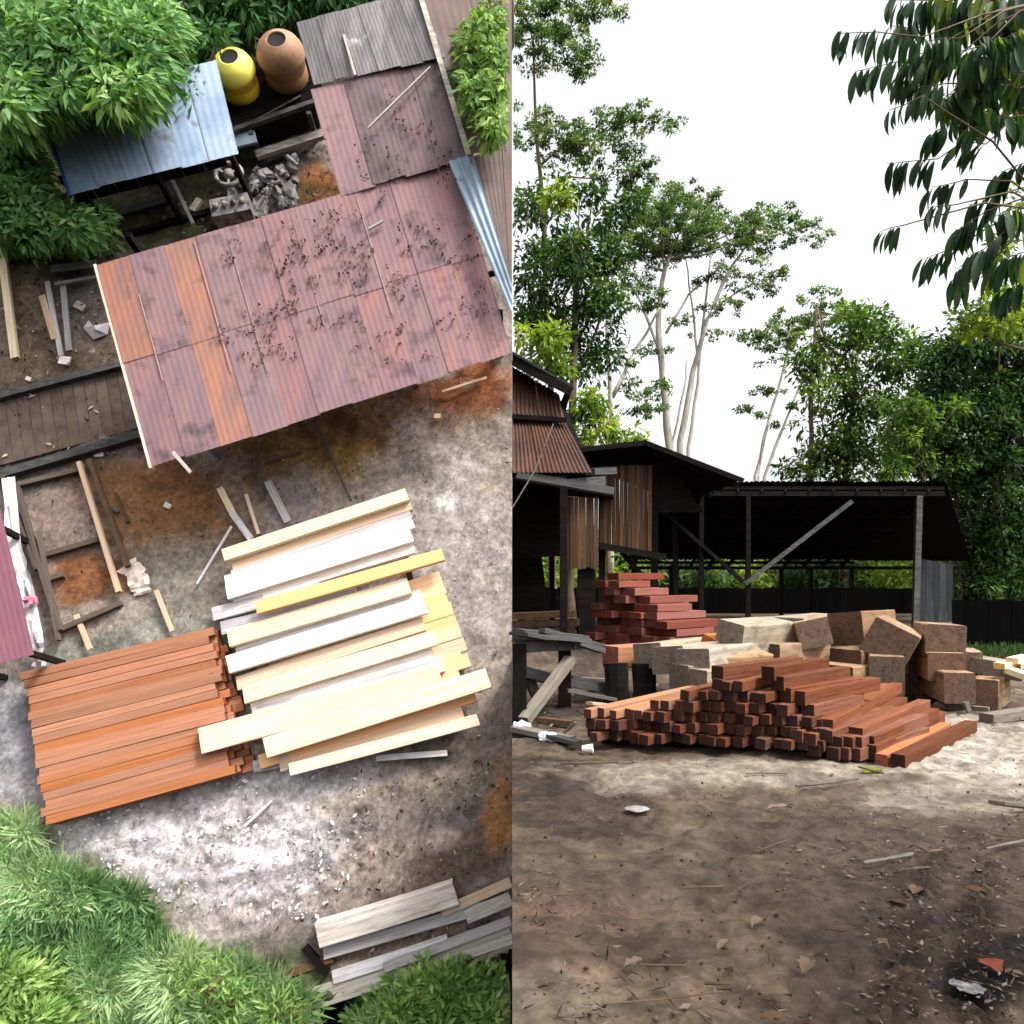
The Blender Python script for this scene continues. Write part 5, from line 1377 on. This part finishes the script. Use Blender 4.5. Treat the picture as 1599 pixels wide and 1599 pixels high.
for a in ((1210, 1557, .12, .06, .2, M['dryleaf2'], 'curled tan leaf near the bottom middle of the dirt yard'), (1260, 1513, .11, .06, .8, M['dryleaf2'], 'brown curled leaf left of the burnt patch'), (1547, 1510, .10, .075, 1.2, M['redleaf'], 'reddish leaf standing on the burnt patch'),
          (1525, 1395, .12, .07, .1, M['dryleaf2'], 'pale tan leaf at the right of the tread prints'), (1218, 1264, .16, .06, -.1, M['dryleaf2'], 'pale leaf in the middle of the dirt right of the foam scrap'), (1364, 1205, .2, .1, .1, M['greenleaf'], 'yellow green leaf just in front of the timber fan'),
          (990, 1507, .1, .05, .3, M['dryleaf2'], 'small tan leaf in the lower left dirt'), (1400, 1412, .1, .05, -.5, M['dryleaf2'], 'small pale leaf left of the pale tan leaf'), (1210, 1592, .1, .05, .4, M['dryleaf2'], 'pale leaf at the bottom edge'), (848, 1540, .07, .05, .4, M['dryleaf2'], 'small brown leaf in the lower left corner'),
          (1130, 1478, .09, .04, .9, M['dryleaf2'], 'brown leaf left of the dark scrape'), (1185, 1446, .09, .05, .2, M['dryleaf2'], 'small dark curled leaf in the middle of the yard'), (1430, 1392, .1, .05, .5, M['dryleaf2'], 'thin pale leaf beside the forked stick'), (1375, 1480, .08, .04, -.8, M['dryleaf2'], 'little leaf on the tread prints')):
    curl_leaf(*a)
def stick(pts, r, lab, mat='barkdark'):
    P = [RG(x, y, .015 + r + (random.uniform(0, .02))) for x, y in pts]; mb = MB()
    mb.tube(P, [r * .62 * random.uniform(.6, 1.2) for _ in P], 6); o = mb.build('twig', M[mat]); tag(o, lab, 'twig', 'twigs and sticks on the dirt')
for a in (([(1243, 1227), (1290, 1223), (1340, 1216)], .016, 'dark stick in front of the timber pile', 'greydry'), ([(1348, 1347), (1385, 1341), (1424, 1334)], .016, 'pale straight stick at the right middle', 'greydry'), ([(1545, 1252), (1570, 1256), (1605, 1260)], .03, 'pale driftwood piece at the right edge', 'greydry'),
          ([(1408, 1358), (1425, 1356), (1452, 1354)], .012, 'pale forked stick below the straight one', 'greydry'), ([(876, 1192), (930, 1191), (990, 1189)], .014, 'brown stick left in front of the pile', 'barkdark'), ([(965, 1192), (1000, 1189)], .016, 'short pale end of a stick in front of the pile', 'greydry'),
          ([(1540, 1325), (1570, 1318), (1605, 1312)], .014, 'dark stick at the right edge', 'greydry'), ([(1545, 1300), (1575, 1306), (1605, 1309)], .012, 'thin dark stick above the other at the right edge', 'barkdark'), ([(1430, 1320), (1450, 1330), (1470, 1327)], .012, 'bent dark twig at the right', 'barkdark'),
          ([(1180, 1330), (1210, 1318), (1236, 1310)], .010, 'thin dark twig in the middle', 'barkdark'), ([(1100, 1535), (1140, 1536)], .010, 'dark short twig in the lower middle', 'barkdark'), ([(1000, 1506), (1040, 1507), (1070, 1507)], .007, 'fine twig in the lower left', 'barkdark'),
          ([(1165, 1208), (1195, 1207), (1230, 1208)], .012, 'dark twig left of the dark stick before the pile', 'barkdark'), ([(1340, 1197), (1360, 1203), (1380, 1208)], .015, 'dark twig beside the fallen green leaf', 'barkdark'), ([(940, 1568), (1040, 1560), (1130, 1548)], .006, 'long fine crooked twig at the lower left', 'barkdark'),
          ([(1290, 1450), (1320, 1454)], .008, 'short dark twig left of the tread prints', 'barkdark'), ([(822, 1204), (890, 1206)], .008, 'thin twig at the left edge of the dirt', 'barkdark'), ([(1060, 1388), (1090, 1385), (1130, 1384)], .01, 'dark twig in the middle left', 'barkdark'), ([(860, 1398), (940, 1394)], .006, 'fine straight twig at the left', 'barkdark')):
    stick(*a)
def ground_litter(n, size, aspect, mat, lab, y0, y1, dens, thr, name='wood_litter'):
    P = []
    while len(P) < n:
        X = rng.uniform(801, 1640, 4000); Y = y0 + (y1 - y0) * rng.random(4000)
        g = CAMZ * F / (Y - HY); gx = (X - CX) / F * g
        k = fbm(gx * dens + 7, g * dens + 3, 91, 3) > thr
        for a_, b_ in zip(gx[k], g[k]): P.append((a_, b_, .008 + rng.random() * .02))
    P = np.array(P[:n])
    V, Fc, tn = leaf_cloud(P, np.full(n, .005), 1, size, aspect, .02, .1, .8, squash=.1, clip=RIGHT, tintvar=.9)
    V[:, 2] = np.abs(V[:, 2] * .35) + .008
    o = mesh_np(name, V, Fc, mat, tn); tag(o, lab, 'litter', kind='stuff')
ground_litter(1900, .028, .35, M['chipsdark'], 'small wood chips and bark scattered over the dirt', 1180, 1600, 1.1, .48)
ground_litter(600, .055, .12, M['chipsdark'], 'slivers of wood scattered over the dirt', 1130, 1600, .8, .47)
ground_litter(40, .05, .5, M['dryleaf2'], 'dry leaf litter scattered over the dirt', 1180, 1600, .7, .5, 'leaf_litter')
ground_litter(700, .12, .22, M['chipsdark'], 'bark slabs and chips strewn around the bench', 1060, 1150, .6, .3, 'bark_litter')

ground_litter(170, .085, .06, leafmat('dark_twig_bit', S(40, 32, 28, .6), S(66, 54, 46, .6), S(110, 96, 82, .6), 0, .9, .1), 'short dark twigs strewn over the dirt', 1190, 1600, .9, .44, 'twig_litter')
def pebbles(n):
    g = CAMZ * F / (1170 + 430 * rng.random(n) - HY); x = rng.uniform(.02, .66, n) * g; r = .003 + .013 * rng.random(n) ** 2.5
    o6 = np.array([(1, 0, 0), (0, 1, 0), (-1, 0, 0), (0, -1, 0), (0, 0, .8), (0, 0, -.8)], float)
    V = np.c_[x, g, np.full(n, .012)][:, None, :] + o6[None] * r[:, None, None] * rng.uniform(.6, 1.3, (n, 6, 1)); V[:, :, 0] = np.maximum(V[:, :, 0], .005)
    i = np.arange(n)[:, None, None] * 6
    Fc = (np.array([(0, 1, 4), (1, 2, 4), (2, 3, 4), (3, 0, 4), (1, 0, 5), (2, 1, 5), (3, 2, 5), (0, 3, 5)])[None] + i).reshape(-1, 3)
    o = mesh_np('pebbles', V.reshape(-1, 3), Fc, M['chipsdark'], np.repeat(.25 + .5 * rng.random(n), 6)); tag(o, 'small pebbles and clods pressed into the dirt', 'pebbles', kind='stuff')
pebbles(650)

# ================================================================== TREES
def tree(name, label, Y, pads, n_per, per, size, mat, trunks, group, dY=2.0, aspect=.45, rad=.55, droop=.25, bark='barkdark', squash=.8, limbs=8, flat=1.0, base=None):
    """pads: (px, py, half width, half height) foliage masses; trunks: list of ([(px, py)...], r0, r1)"""
    if base is None:
        x, y = trunks[0][0][0]
        base = (max(.1, (x - CX) / F * Y), Y, 0)
    t = thing(name, label, 'tree', base, group)
    C, Rr = [], []
    for (x, y, rx, ry) in pads:
        if mat is M['albizia']: rx *= 1.22; ry *= .8
        c = R(x, y, Y); a, b_ = rx / F * Y, ry / F * Y
        n = max(3, int(n_per * a * b_ / (rad * rad) ))
        for _ in range(n):
            d = rng.normal(size=3); d /= np.linalg.norm(d); q = rng.random() ** (1 / 2.5)
            p = (c.x + d[0] * a * q, c.y + d[1] * min(dY, max(a, b_)) * q, c.z + d[2] * b_ * q)
            if p[0] < .1: continue
            C.append(p); Rr.append(rad * rng.uniform(.6, 1.25))
    V, Fc, tn = leaf_cloud(np.array(C), np.array(Rr), per, size, aspect, droop, .6, clip=RIGHT, squash=squash, tintvar=.4)
    mesh_np('crown', V, Fc, mat, tn, t)
    for pts, r0, r1 in trunks:
        P_ = []
        for i, (x, y) in enumerate(pts):
            p = R(x, y, Y + (random.uniform(-.4, .4) if i else 0)); p.x = max(p.x, r0 + .01); P_.append(p)
        if pts[0][1] > 680 and P_[0].z > 0: P_.insert(0, Vector((P_[0].x - .0, P_[0].y, -.1)))
        fine = []
        for i in range(len(P_) - 1):
            for q in range(3):
                p = P_[i].lerp(P_[i + 1], q / 3); p += Vector((random.uniform(-.04, .04), random.uniform(-.04, .04), 0)) * (q > 0); p.x = max(p.x, .05); fine.append(p)
        fine.append(P_[-1])
        mb = MB(); mb.tube(fine, [r0 + (r1 - r0) * i / (len(fine) - 1) for i in range(len(fine))], 7); mb.build('trunk' if r0 > .1 else 'branch', M[bark], t, smooth=True)
    if limbs and C:
        pts, r0, r1 = trunks[0]; P_ = [R(x, y, Y) for x, y in pts]
        for k in range(limbs):
            c = Vector(C[(k * 37 + 11) % len(C)]); s = P_[-1].lerp(P_[max(0, len(P_) - 2)], random.uniform(0, .8)); s.x = max(.1, s.x)
            m = s.lerp(c, .5) + Vector((0, 0, -.2)); m.x = max(.08, m.x)
            mb = MB(); mb.tube([s, m, c], [r1 * .8, r1 * .5, r1 * .2], 6); mb.build('limb', M[bark], t, smooth=True)
    return t
GTR = 'trees behind the sheds'
# upper left feathery tree
tree('feathery_tree', 'tall feathery tree at the upper left with a gap of sky in its crown', 33.5, [
    (830, 30, 60, 30), (880, 20, 60, 22), (930, 12, 40, 12), (850, 75, 60, 24), (890, 90, 40, 18), (915, 108, 22, 14), (960, 5, 30, 8),
    (830, 195, 50, 20), (890, 205, 60, 16), (950, 190, 40, 18), (985, 178, 28, 12), (1020, 195, 36, 10), (1050, 190, 20, 7),
    (860, 225, 60, 14), (930, 240, 50, 18), (980, 225, 30, 12), (1005, 265, 24, 16), (960, 275, 40, 14), (1020, 285, 16, 12)], 2.5, 60, .15, M['albizia'],
    [([(862, 900), (860, 600), (850, 360), (838, 220), (832, 60)], .2, .035), ([(842, 260), (880, 228), (940, 195)], .06, .02), ([(848, 300), (890, 276), (950, 280)], .05, .02), ([(834, 90), (860, 60), (910, 30)], .04, .015)], GTR, dY=1.6, rad=.25, droop=.15, squash=.45, limbs=0)
tree('dark_tree', 'dense dark green tree behind the tall mill building', 31, [
    (830, 320, 50, 30), (880, 300, 50, 26), (850, 380, 80, 50), (920, 380, 50, 40), (880, 450, 90, 45), (940, 470, 45, 40), (900, 520, 60, 36), (925, 545, 45, 30), (950, 400, 35, 25), (830, 470, 40, 60), (960, 330, 35, 18), (990, 320, 30, 14), (900, 590, 30, 20), (920, 640, 30, 40)],
    4.4, 90, .24, M['treedark'], [([(890, 900), (895, 600), (900, 420)], .22, .1), ([(895, 600), (930, 520), (950, 440)], .08, .03)], GTR, rad=.7)
tree('lime_tree', 'leafy tree at the left above the mill roof, sunlight painted lime green', 28, [(815, 500, 30, 40), (830, 545, 40, 34), (850, 520, 22, 22), (870, 565, 24, 16), (850, 300, 36, 14)], 2.0, 70, .27, M['treelime'], [([(815, 900), (822, 700), (830, 540)], .12, .05)], GTR, rad=.55)  # sunlit part of the dark tree, put into lime leaf colour
tree('lime_bush_tree', 'small yellow green tree between mill roof and gable shed', 29, [(935, 620, 20, 24), (950, 655, 30, 30), (960, 690, 36, 22), (1005, 690, 26, 14), (930, 690, 26, 20)], 2.0, 70, .25, M['treelime'], [([(950, 900), (950, 760), (948, 650)], .1, .04)], GTR, rad=.5, droop=.5)
# central flat topped trees with pale trunks
tree('flat_topped_tree', 'tall flat topped tree with pale forked trunks in the middle', 42, [
    (1070, 310, 60, 12), (1020, 325, 60, 22), (1095, 322, 46, 14), (1050, 350, 80, 18), (980, 360, 50, 28), (1110, 365, 90, 14), (1080, 385, 110, 16), (1000, 395, 60, 16), (1160, 360, 60, 12), (1190, 340, 40, 12), (1205, 330, 30, 10), (1250, 342, 30, 10), (1180, 385, 40, 9), (1240, 372, 50, 5), (1285, 369, 24, 4), (1270, 350, 20, 6),
    (1150, 428, 60, 7), (1200, 430, 42, 6), (1095, 436, 26, 6), (1180, 455, 30, 9), (1135, 478, 40, 6), (1120, 482, 30, 4), (1000, 440, 30, 12), (1060, 500, 22, 6), (1110, 520, 30, 4), (1030, 545, 40, 6), (1010, 615, 30, 10), (990, 640, 26, 8), (1150, 520, 18, 4)], 2.6, 52, .16, M['albizia'],
    [([(1046, 700), (1036, 600), (1028, 510), (1034, 440), (1050, 380)], .24, .09), ([(1062, 690), (1082, 580), (1104, 500), (1140, 420), (1165, 385)], .2, .05), ([(1075, 700), (1090, 600), (1096, 520), (1110, 400)], .12, .05), ([(1050, 690), (1070, 600), (1072, 560)], .08, .04),
     ([(1036, 560), (1000, 470), (975, 430)], .09, .04), ([(1040, 520), (1075, 460), (1130, 410)], .08, .03), ([(1104, 500), (1130, 470), (1180, 440)], .06, .03), ([(1090, 560), (1080, 470), (1070, 400)], .07, .03)], GTR, dY=2.6, rad=.24, droop=.08, bark='bark', squash=.35, limbs=14)
tree('pale_trunk_tree', 'slender tree with a pale forked trunk left of the flat topped tree', 38, [(985, 470, 36, 16), (1010, 455, 26, 10), (1040, 470, 26, 8), (985, 600, 16, 8), (975, 560, 20, 12), (1040, 600, 16, 6), (1020, 640, 30, 12)], 1.5, 50, .20, M['albizia'],
     [([(955, 720), (953, 620), (948, 520), (946, 430)], .15, .06), ([(956, 620), (985, 560), (1010, 520), (1030, 480)], .11, .04), ([(954, 570), (980, 540), (984, 520)], .06, .03)], GTR, rad=.28, bark='bark', squash=.4, limbs=3)
tree('slender_tree', 'thin leaning trees with small flat pads left of the bushy tree', 52, [
    (1245, 488, 40, 7), (1275, 465, 30, 5), (1215, 520, 40, 9), (1250, 505, 40, 9), (1185, 527, 30, 6), (1205, 545, 30, 5), (1175, 525, 20, 6), (1290, 495, 50, 8), (1330, 495, 30, 5), (1240, 535, 40, 8), (1198, 563, 24, 4), (1186, 610, 26, 5), (1215, 612, 16, 4), (1165, 635, 24, 5), (1180, 648, 20, 4), (1226, 635, 14, 5), (1220, 665, 16, 4), (1272, 455, 10, 6), (1300, 475, 20, 5)],
    1.9, 50, .22, M['albizia'], [([(1180, 745), (1200, 660), (1220, 590), (1240, 500)], .16, .05), ([(1194, 745), (1222, 670), (1246, 610), (1266, 570)], .13, .05), ([(1184, 740), (1192, 680), (1205, 640)], .07, .03)], GTR, dY=2.2, rad=.27, droop=.08, bark='bark', squash=.35, limbs=3)
# bushy trees on the right
tree('bushy_tree', 'bushy mid green tree with a rounded bright top behind the open shed', 37, [
    (1340, 490, 34, 22), (1320, 520, 50, 26), (1355, 520, 40, 30), (1290, 560, 40, 30), (1345, 570, 50, 36), (1395, 540, 44, 30), (1440, 535, 30, 22), (1420, 570, 40, 30), (1300, 620, 46, 36), (1360, 640, 60, 44), (1410, 620, 50, 40), (1290, 680, 50, 36), (1340, 710, 60, 36), (1400, 700, 50, 44), (1260, 715, 40, 26), (1240, 735, 30, 14), (1300, 740, 60, 14), (1265, 560, 20, 20)],
    3.6, 90, .28, M['treemid'], [([(1267, 745), (1266, 650), (1268, 560), (1276, 480)], .15, .05), ([(1320, 740), (1330, 640), (1340, 540)], .16, .06), ([(1310, 740), (1312, 700), (1325, 660)], .06, .03)], GTR, rad=.75, limbs=10)
tree('big_tree', 'big dense dark green tree filling the right side', 33.5, [
    (1560, 500, 50, 40), (1520, 540, 60, 40), (1580, 570, 40, 50), (1500, 590, 60, 40), (1550, 620, 70, 50), (1470, 640, 50, 40), (1520, 690, 80, 50), (1580, 700, 50, 60), (1450, 700, 50, 40), (1480, 740, 60, 40), (1550, 770, 70, 50), (1520, 830, 50, 50), (1580, 850, 50, 60), (1560, 920, 60, 50), (1600, 640, 50, 60), (1520, 890, 30, 50), (1620, 780, 40, 80), (1600, 960, 40, 40), (1540, 960, 40, 30), (1480, 570, 36, 24)],
    6.0, 100, .25, M['treedark'], [([(1560, 900), (1556, 780), (1550, 620)], .3, .12), ([(1500, 900), (1495, 780), (1490, 660)], .14, .06)], GTR, rad=.7, limbs=12)
tree('leafy_tree', 'rounded tree before the big dark tree, sunlight painted into paler leaves', 32, [(1430, 640, 40, 22), (1410, 680, 40, 26), (1450, 670, 40, 26), (1400, 720, 30, 24), (1440, 720, 40, 20), (1480, 640, 26, 20), (1395, 745, 26, 14)], 3.4, 80, .22, M['treemid'], [([(1450, 900), (1446, 780), (1440, 680)], .12, .05)], GTR, rad=.5)  # lit clump of the big tree, put into paler leaf colour
tree('lime_tree', 'lime green leafy tree behind the hanging leaves at the right edge', 20, [(1590, 330, 36, 40), (1570, 390, 30, 30), (1595, 430, 36, 40), (1560, 470, 36, 22), (1520, 500, 26, 18), (1590, 500, 40, 30), (1545, 520, 30, 20)], 2.2, 70, .17, M['treelime'], [([(1640, 900), (1630, 600), (1600, 420)], .14, .05)], GTR, rad=.45, limbs=7)

def shrub(px, py, rx, ry, Y, mat, label, per=44, size=.3):
    c = R(px, py, Y); t = thing('shrub', label, 'shrub', (max(c.x, .15), Y, 0), 'shrubs behind the fence')
    a, b_ = rx / F * Y, ry / F * Y; C = []
    n = int(10 * a * b_) + 5
    for _ in range(n):
        d = rng.normal(size=3); d /= np.linalg.norm(d); q = rng.random() ** .4
        p = (c.x + d[0] * a * q, Y + d[1] * 1.2 * q, max(.2, c.z + d[2] * b_ * q))
        if p[0] > .1: C.append(p)
    V, Fc, tn = leaf_cloud(np.array(C), np.full(len(C), .6), per, size, .45, .3, .6, clip=RIGHT); mesh_np('foliage', V, Fc, mat, tn, t)
    for k in range(3):
        q = Vector(C[k * 3 % len(C)]); mb = MB(); mb.tube([(max(c.x, .15) + .1 * k - .1, Y, -.1), (q.x, q.y, q.z)], [.06, .02], 6); mb.build('stem', M['barkdark'], t)
lab = ['pale leafed shrub', 'mid green shrub', 'dark leafed shrub', 'lime green shrub']
loc = ['at the far left under the mill', 'behind the hanging plank wall', 'under the gable shed', 'left of the salmon stack top', 'right above the salmon stack', 'left of the braced post', 'just right of the braced post', 'between the thin back posts', 'right of the thin back posts', 'in the middle of the shed opening', 'near the right shed post', 'behind the zinc sheets', 'right of the zinc sheets']
mm = ['treelime', 'treemid', 'treedark', 'treelime']
for k in range(13):
    x = 815 + k * 58
    q = [1, 3, 0, 1, 2, 2, 3, 1, 2, 1, 3, 2, 2][k]
    shrub(x, 905, 40, 40, 36.5 + (k * 7 % 5) * .5, M[mm[q]], lab[q] + ' growing ' + loc[k])
for k in range(9):
    x = 830 + k * 90; q = [2, 1, 2, 2, 1, 2, 2, 1, 2][k]
    shrub(x, 880, 66, 60, 44 + k % 3, M['treemid' if q == 1 else 'treedark'], ('mid green' if q == 1 else 'dark') + ' tall thicket bush, %s from the left behind the fence' % ORD[k], 50, .42)
# grass patch by the dark fence
def meadow():
    n = 2200; x = rng.uniform(9.0, 12.5, n); y = rng.uniform(15.5, 18, n); P = np.c_[x, y, np.zeros(n)]
    th = rng.uniform(0, 6.28, n); ll = rng.uniform(.05, .18, n)[:, None]; d = np.c_[np.cos(th) * .4, np.sin(th) * .4, np.ones(n)]; s = np.c_[-np.sin(th), np.cos(th), np.zeros(n)] * .02
    V = np.stack([P - s, P + s, P + d * ll], 1).reshape(-1, 3); i = np.arange(n) * 3
    o = mesh_np('grass', V, np.stack([i, i + 1, i + 2], 1), M['treedark'], np.repeat(rng.random(n) * .7, 3)); tag(o, 'green grass patch in front of the dark right fence', 'grass', kind='stuff')
meadow()

# ---- the near overhanging tree with drooping leaves (upper right)
def hanging():
    Yh = 5.0
    t = thing('overhanging_tree', 'near tree reaching in from the upper right with long drooping leaves', 'tree', (4.4, 5.2, 0))
    tb = Vector((4.4, 5.2, 0))
    mb = MB(); mb.tube([tb - Vector((0, 0, .2)), tb + Vector((0.03, 0, 1.8)), tb + Vector((-.1, .1, 3.4)), tb + Vector((-.25, .1, 5.6))], [.17, .14, .11, .06], 9); mb.build('trunk', M['barkdark'], t, smooth=True)
    base = Vector(t['_b'])
    meshes = []
    for k in range(5):
        V = []; n = 6; r = random.Random(k)
        bend = r.uniform(.1, .3)
        for i in range(n):
            f = i / (n - 1); ww = .27 * .5 * (math.sin(math.pi * (f * .93 + .05)) ** .75)
            if i == n - 1: ww = .004
            for q in (-1, 0, 1): V.append((f, q * ww, -bend * f * f + (abs(q) * .05 * math.sin(math.pi * f))))
        Fc = []
        for i in range(n - 1):
            for j in range(2): Fc.append((i * 3 + j, i * 3 + j + 1, i * 3 + j + 4, i * 3 + j + 3))
        me = bpy.data.meshes.new('leaf'); me.from_pydata(V, [], Fc)
        at = me.attributes.new('tint', 'FLOAT', 'POINT'); at.data.foreach_set('value', [(.12, .3, .2, .45, .85)[k]] * len(V))
        me.polygons.foreach_set('use_smooth', [True] * len(Fc)); me.materials.append(M['bigleaf']); me.update(); meshes.append(me)
    cnt = [0]; xv, xf, xt = [], [], []
    def leaf(p, d, ln, k, roll):
        x = d.normalized(); y = Vector((0, 0, 1)).cross(x); y = y.normalized() if y.length > 1e-3 else Vector((1, 0, 0)); z = x.cross(y)
        y, z = y * math.cos(roll) + z * math.sin(roll), z * math.cos(roll) - y * math.sin(roll)
        m = Matrix(((x.x * ln, y.x * ln, z.x * ln, p.x - base.x), (x.y * ln, y.y * ln, z.y * ln, p.y - base.y), (x.z * ln, y.z * ln, z.z * ln, p.z - base.z), (0, 0, 0, 1)))
        if cnt[0] < 298:
            o = bpy.data.objects.new('leaf', meshes[k]); COL.objects.link(o); o.parent = t; o.matrix_local = m
        else:
            W_ = Matrix.Translation(base) @ m
            me = meshes[k]; i0 = len(xv) 
            xv.extend(tuple(W_ @ v.co) for v in me.vertices); xf.extend(tuple(i0 + q for q in p_.vertices) for p_ in me.polygons); xt.extend([(.12, .3, .2, .45, .85)[k]] * len(me.vertices))
        cnt[0] += 1
    # sprays: twig polyline in the frame, leaves hanging from it
    sp = [([(1440, 58), (1370, 50), (1306, 52)], 13, 42, 0), ([(1470, 70), (1420, 92), (1335, 112)], 14, 46, 0), ([(1440, 150), (1410, 165), (1388, 172)], 5, 34, 0), ([(1465, 248), (1420, 252), (1385, 256)], 8, 42, 0), ([(1410, 352), (1390, 356), (1374, 362)], 4, 36, 0),
          ([(1490, 388), (1465, 396), (1440, 405)], 6, 38, 0), ([(1520, 440), (1500, 440), (1482, 440)], 5, 34, 0), ([(1480, 195), (1462, 205), (1448, 218)], 6, 40, 0), ([(1540, 225), (1515, 222), (1495, 226)], 6, 40, 0), ([(1510, 280), (1480, 288), (1455, 292)], 6, 36, 0), ([(1490, 320), (1466, 322), (1448, 325)], 5, 34, 0),
          ([(1600, 160), (1580, 165), (1565, 175)], 5, 40, 0), ([(1590, 140), (1550, 120), (1540, 140)], 6, 40, 0), ([(1540, 330), (1510, 350), (1495, 360)], 8, 50, 0), ([(1560, 370), (1535, 390), (1510, 400)], 8, 50, 0), ([(1610, 250), (1580, 262), (1560, 270)], 7, 48, 0), ([(1600, 440), (1580, 450), (1560, 456)], 6, 48, 0),
          ([(1480, 2), (1430, 0), (1385, 0)], 9, 40, 0), ([(1500, 20), (1460, 25), (1410, 12)], 9, 44, 1), ([(1560, 20), (1520, 30), (1480, 30)], 12, 48, 1), ([(1540, 70), (1500, 80), (1440, 100)], 14, 46, 1), ([(1600, 60), (1560, 80), (1510, 90)], 14, 48, 2), ([(1600, 100), (1550, 110), (1500, 130)], 14, 50, 2),
          ([(1580, 120), (1530, 140), (1470, 150)], 14, 46, 2), ([(1610, 20), (1580, 30), (1550, 25)], 10, 48, 1), ([(1540, 0), (1500, -6), (1450, -8)], 10, 46, 1), ([(1500, 130), (1480, 150), (1462, 160)], 8, 46, 2), ([(1560, 150), (1520, 170), (1490, 180)], 9, 44, 1), ([(1600, -10), (1560, -5), (1520, 0)], 9, 46, 1), ([(1610, 110), (1590, 120), (1575, 130)], 6, 44, 2),
          ([(1560, 100), (1530, 105), (1505, 110)], 8, 46, 2), ([(1480, 130), (1450, 135), (1425, 140)], 7, 40, 1), ([(1610, 40), (1570, 60), (1530, 60)], 12, 46, 2), ([(1600, 180), (1560, 185), (1520, 150)], 8, 46, 1), ([(1500, 60), (1470, 60), (1440, 66)], 8, 42, 1), ([(1600, 320), (1570, 330), (1540, 345)], 7, 48, 1), ([(1610, 390), (1580, 400), (1550, 410)], 7, 48, 1), ([(1570, 300), (1540, 310), (1515, 315)], 6, 44, 0), ([(1540, 395), (1515, 405), (1495, 420)], 6, 44, 0), ([(1450, 40), (1420, 44), (1390, 40)], 6, 40, 0), ([(1470, 110), (1435, 118), (1400, 120)], 7, 42, 0), ([(1550, 190), (1520, 200), (1500, 205)], 5, 40, 1)]
    root = [R(1640, 0, Yh), R(1650, 150, Yh + .1), R(1640, 330, Yh)]
    for idx, (pts, n, lpx, mode) in enumerate(sp):
        Y = Yh + random.uniform(-.35, .45)
        P_ = [R(x, y, Y + .06 * i) for i, (x, y) in enumerate(pts)]
        ro = min(root, key=lambda q: (q - P_[0]).length)
        mid = ro.lerp(P_[0], .5) + Vector((0, random.uniform(-.1, .1), .06))
        mb = MB(); mb.tube([ro, mid] + P_, [.008, .006, .004, .003, .002], 5, cap=False); mb.build('twig', M['barkdark'], t, smooth=True)
        if idx < 6:
            pass
        ln = lpx / F * Y
        bx = random.uniform(-.5, -.28) if mode == 0 else random.uniform(-.75, .35)
        by = random.uniform(-.2, .2)
        n = int(n * (1.75 if mode == 0 else 2.1))
        for i in range(n):
            f = (i + .5) / n
            p = P_[0].lerp(P_[1], f * 2) if f < .5 else P_[1].lerp(P_[2], f * 2 - 1)
            p = p + Vector((random.uniform(-.015, .015), random.uniform(-.035, .035), random.uniform(-.012, .004)))
            d = Vector((bx + random.uniform(-.14, .14), by + random.uniform(-.2, .2), random.uniform(-1.0, -.75)))
            k = random.choice((0, 1, 2, 0, 1)) if mode == 0 else random.choice((0, 1, 2, 3, 3, 4)) if mode == 1 else random.choice((1, 3, 3, 4, 2))
            leaf(p, d, ln * random.uniform(.9, 1.3), k, random.uniform(-1.2, 1.2))
    C = []
    while len(C) < 230:
        p = (rng.uniform(2.2, 11), rng.uniform(-6, 2.0), rng.uniform(6.6, 9.5))
        if p[1] > 0 and (p[2] - 1.6 - .8) / p[1] < .74: continue
        if ((p[0] - 6.4) / 4.4) ** 2 + ((p[1] + 1.6) / 3.6) ** 2 > 1: continue
        C.append(p)
    V, Fc, tn = leaf_cloud(np.array(C), np.full(len(C), .75), 42, .26, .4, .5, .5)
    mesh_np('crown', V, Fc, M['treedark'], tn, t)  # unseen canopy added above the view to shade the foreground dirt
    mb = MB(); mb.tube([tb + Vector((-.25, .1, 5.5)), tb + Vector((.3, -.6, 7.2)), tb + Vector((1.6, -2.4, 9))], [.06, .05, .03], 7); mb.build('bough', M['barkdark'], t, smooth=True)  # unseen bough carrying the added canopy
    if xv:
        o = mesh_np('leaves', np.array(xv), np.array(xf), M['bigleaf'], np.array(xt), t, smooth=True); o['kind'] = 'stuff'
    for i, ro in enumerate(root):
        s = tb + Vector((-.15, .1, 2.6 + 1.2 * (2 - i) * .8)); s.z = min(5.4, max(2.2, ro.z - .3))
        mb = MB(); mb.tube([s, s.lerp(ro, .5) + Vector((0, 0, .12)), ro], [.035, .02, .009], 7); mb.build('bough', M['barkdark'], t, smooth=True)
hanging()

# ---- thin cable at the mill and wire
mb = MB(); mb.tube([R(864, 662, 17.9), R(835, 735, 17.7), R(800.5, 792, 17.6)], [.018] * 3, 5); o = mb.build('cable', M['greydry']); tag(o, 'thin pale cable hanging down across the mill front', 'cable')
for o in list(bpy.data.objects):
    if '_b' in o: del o['_b']
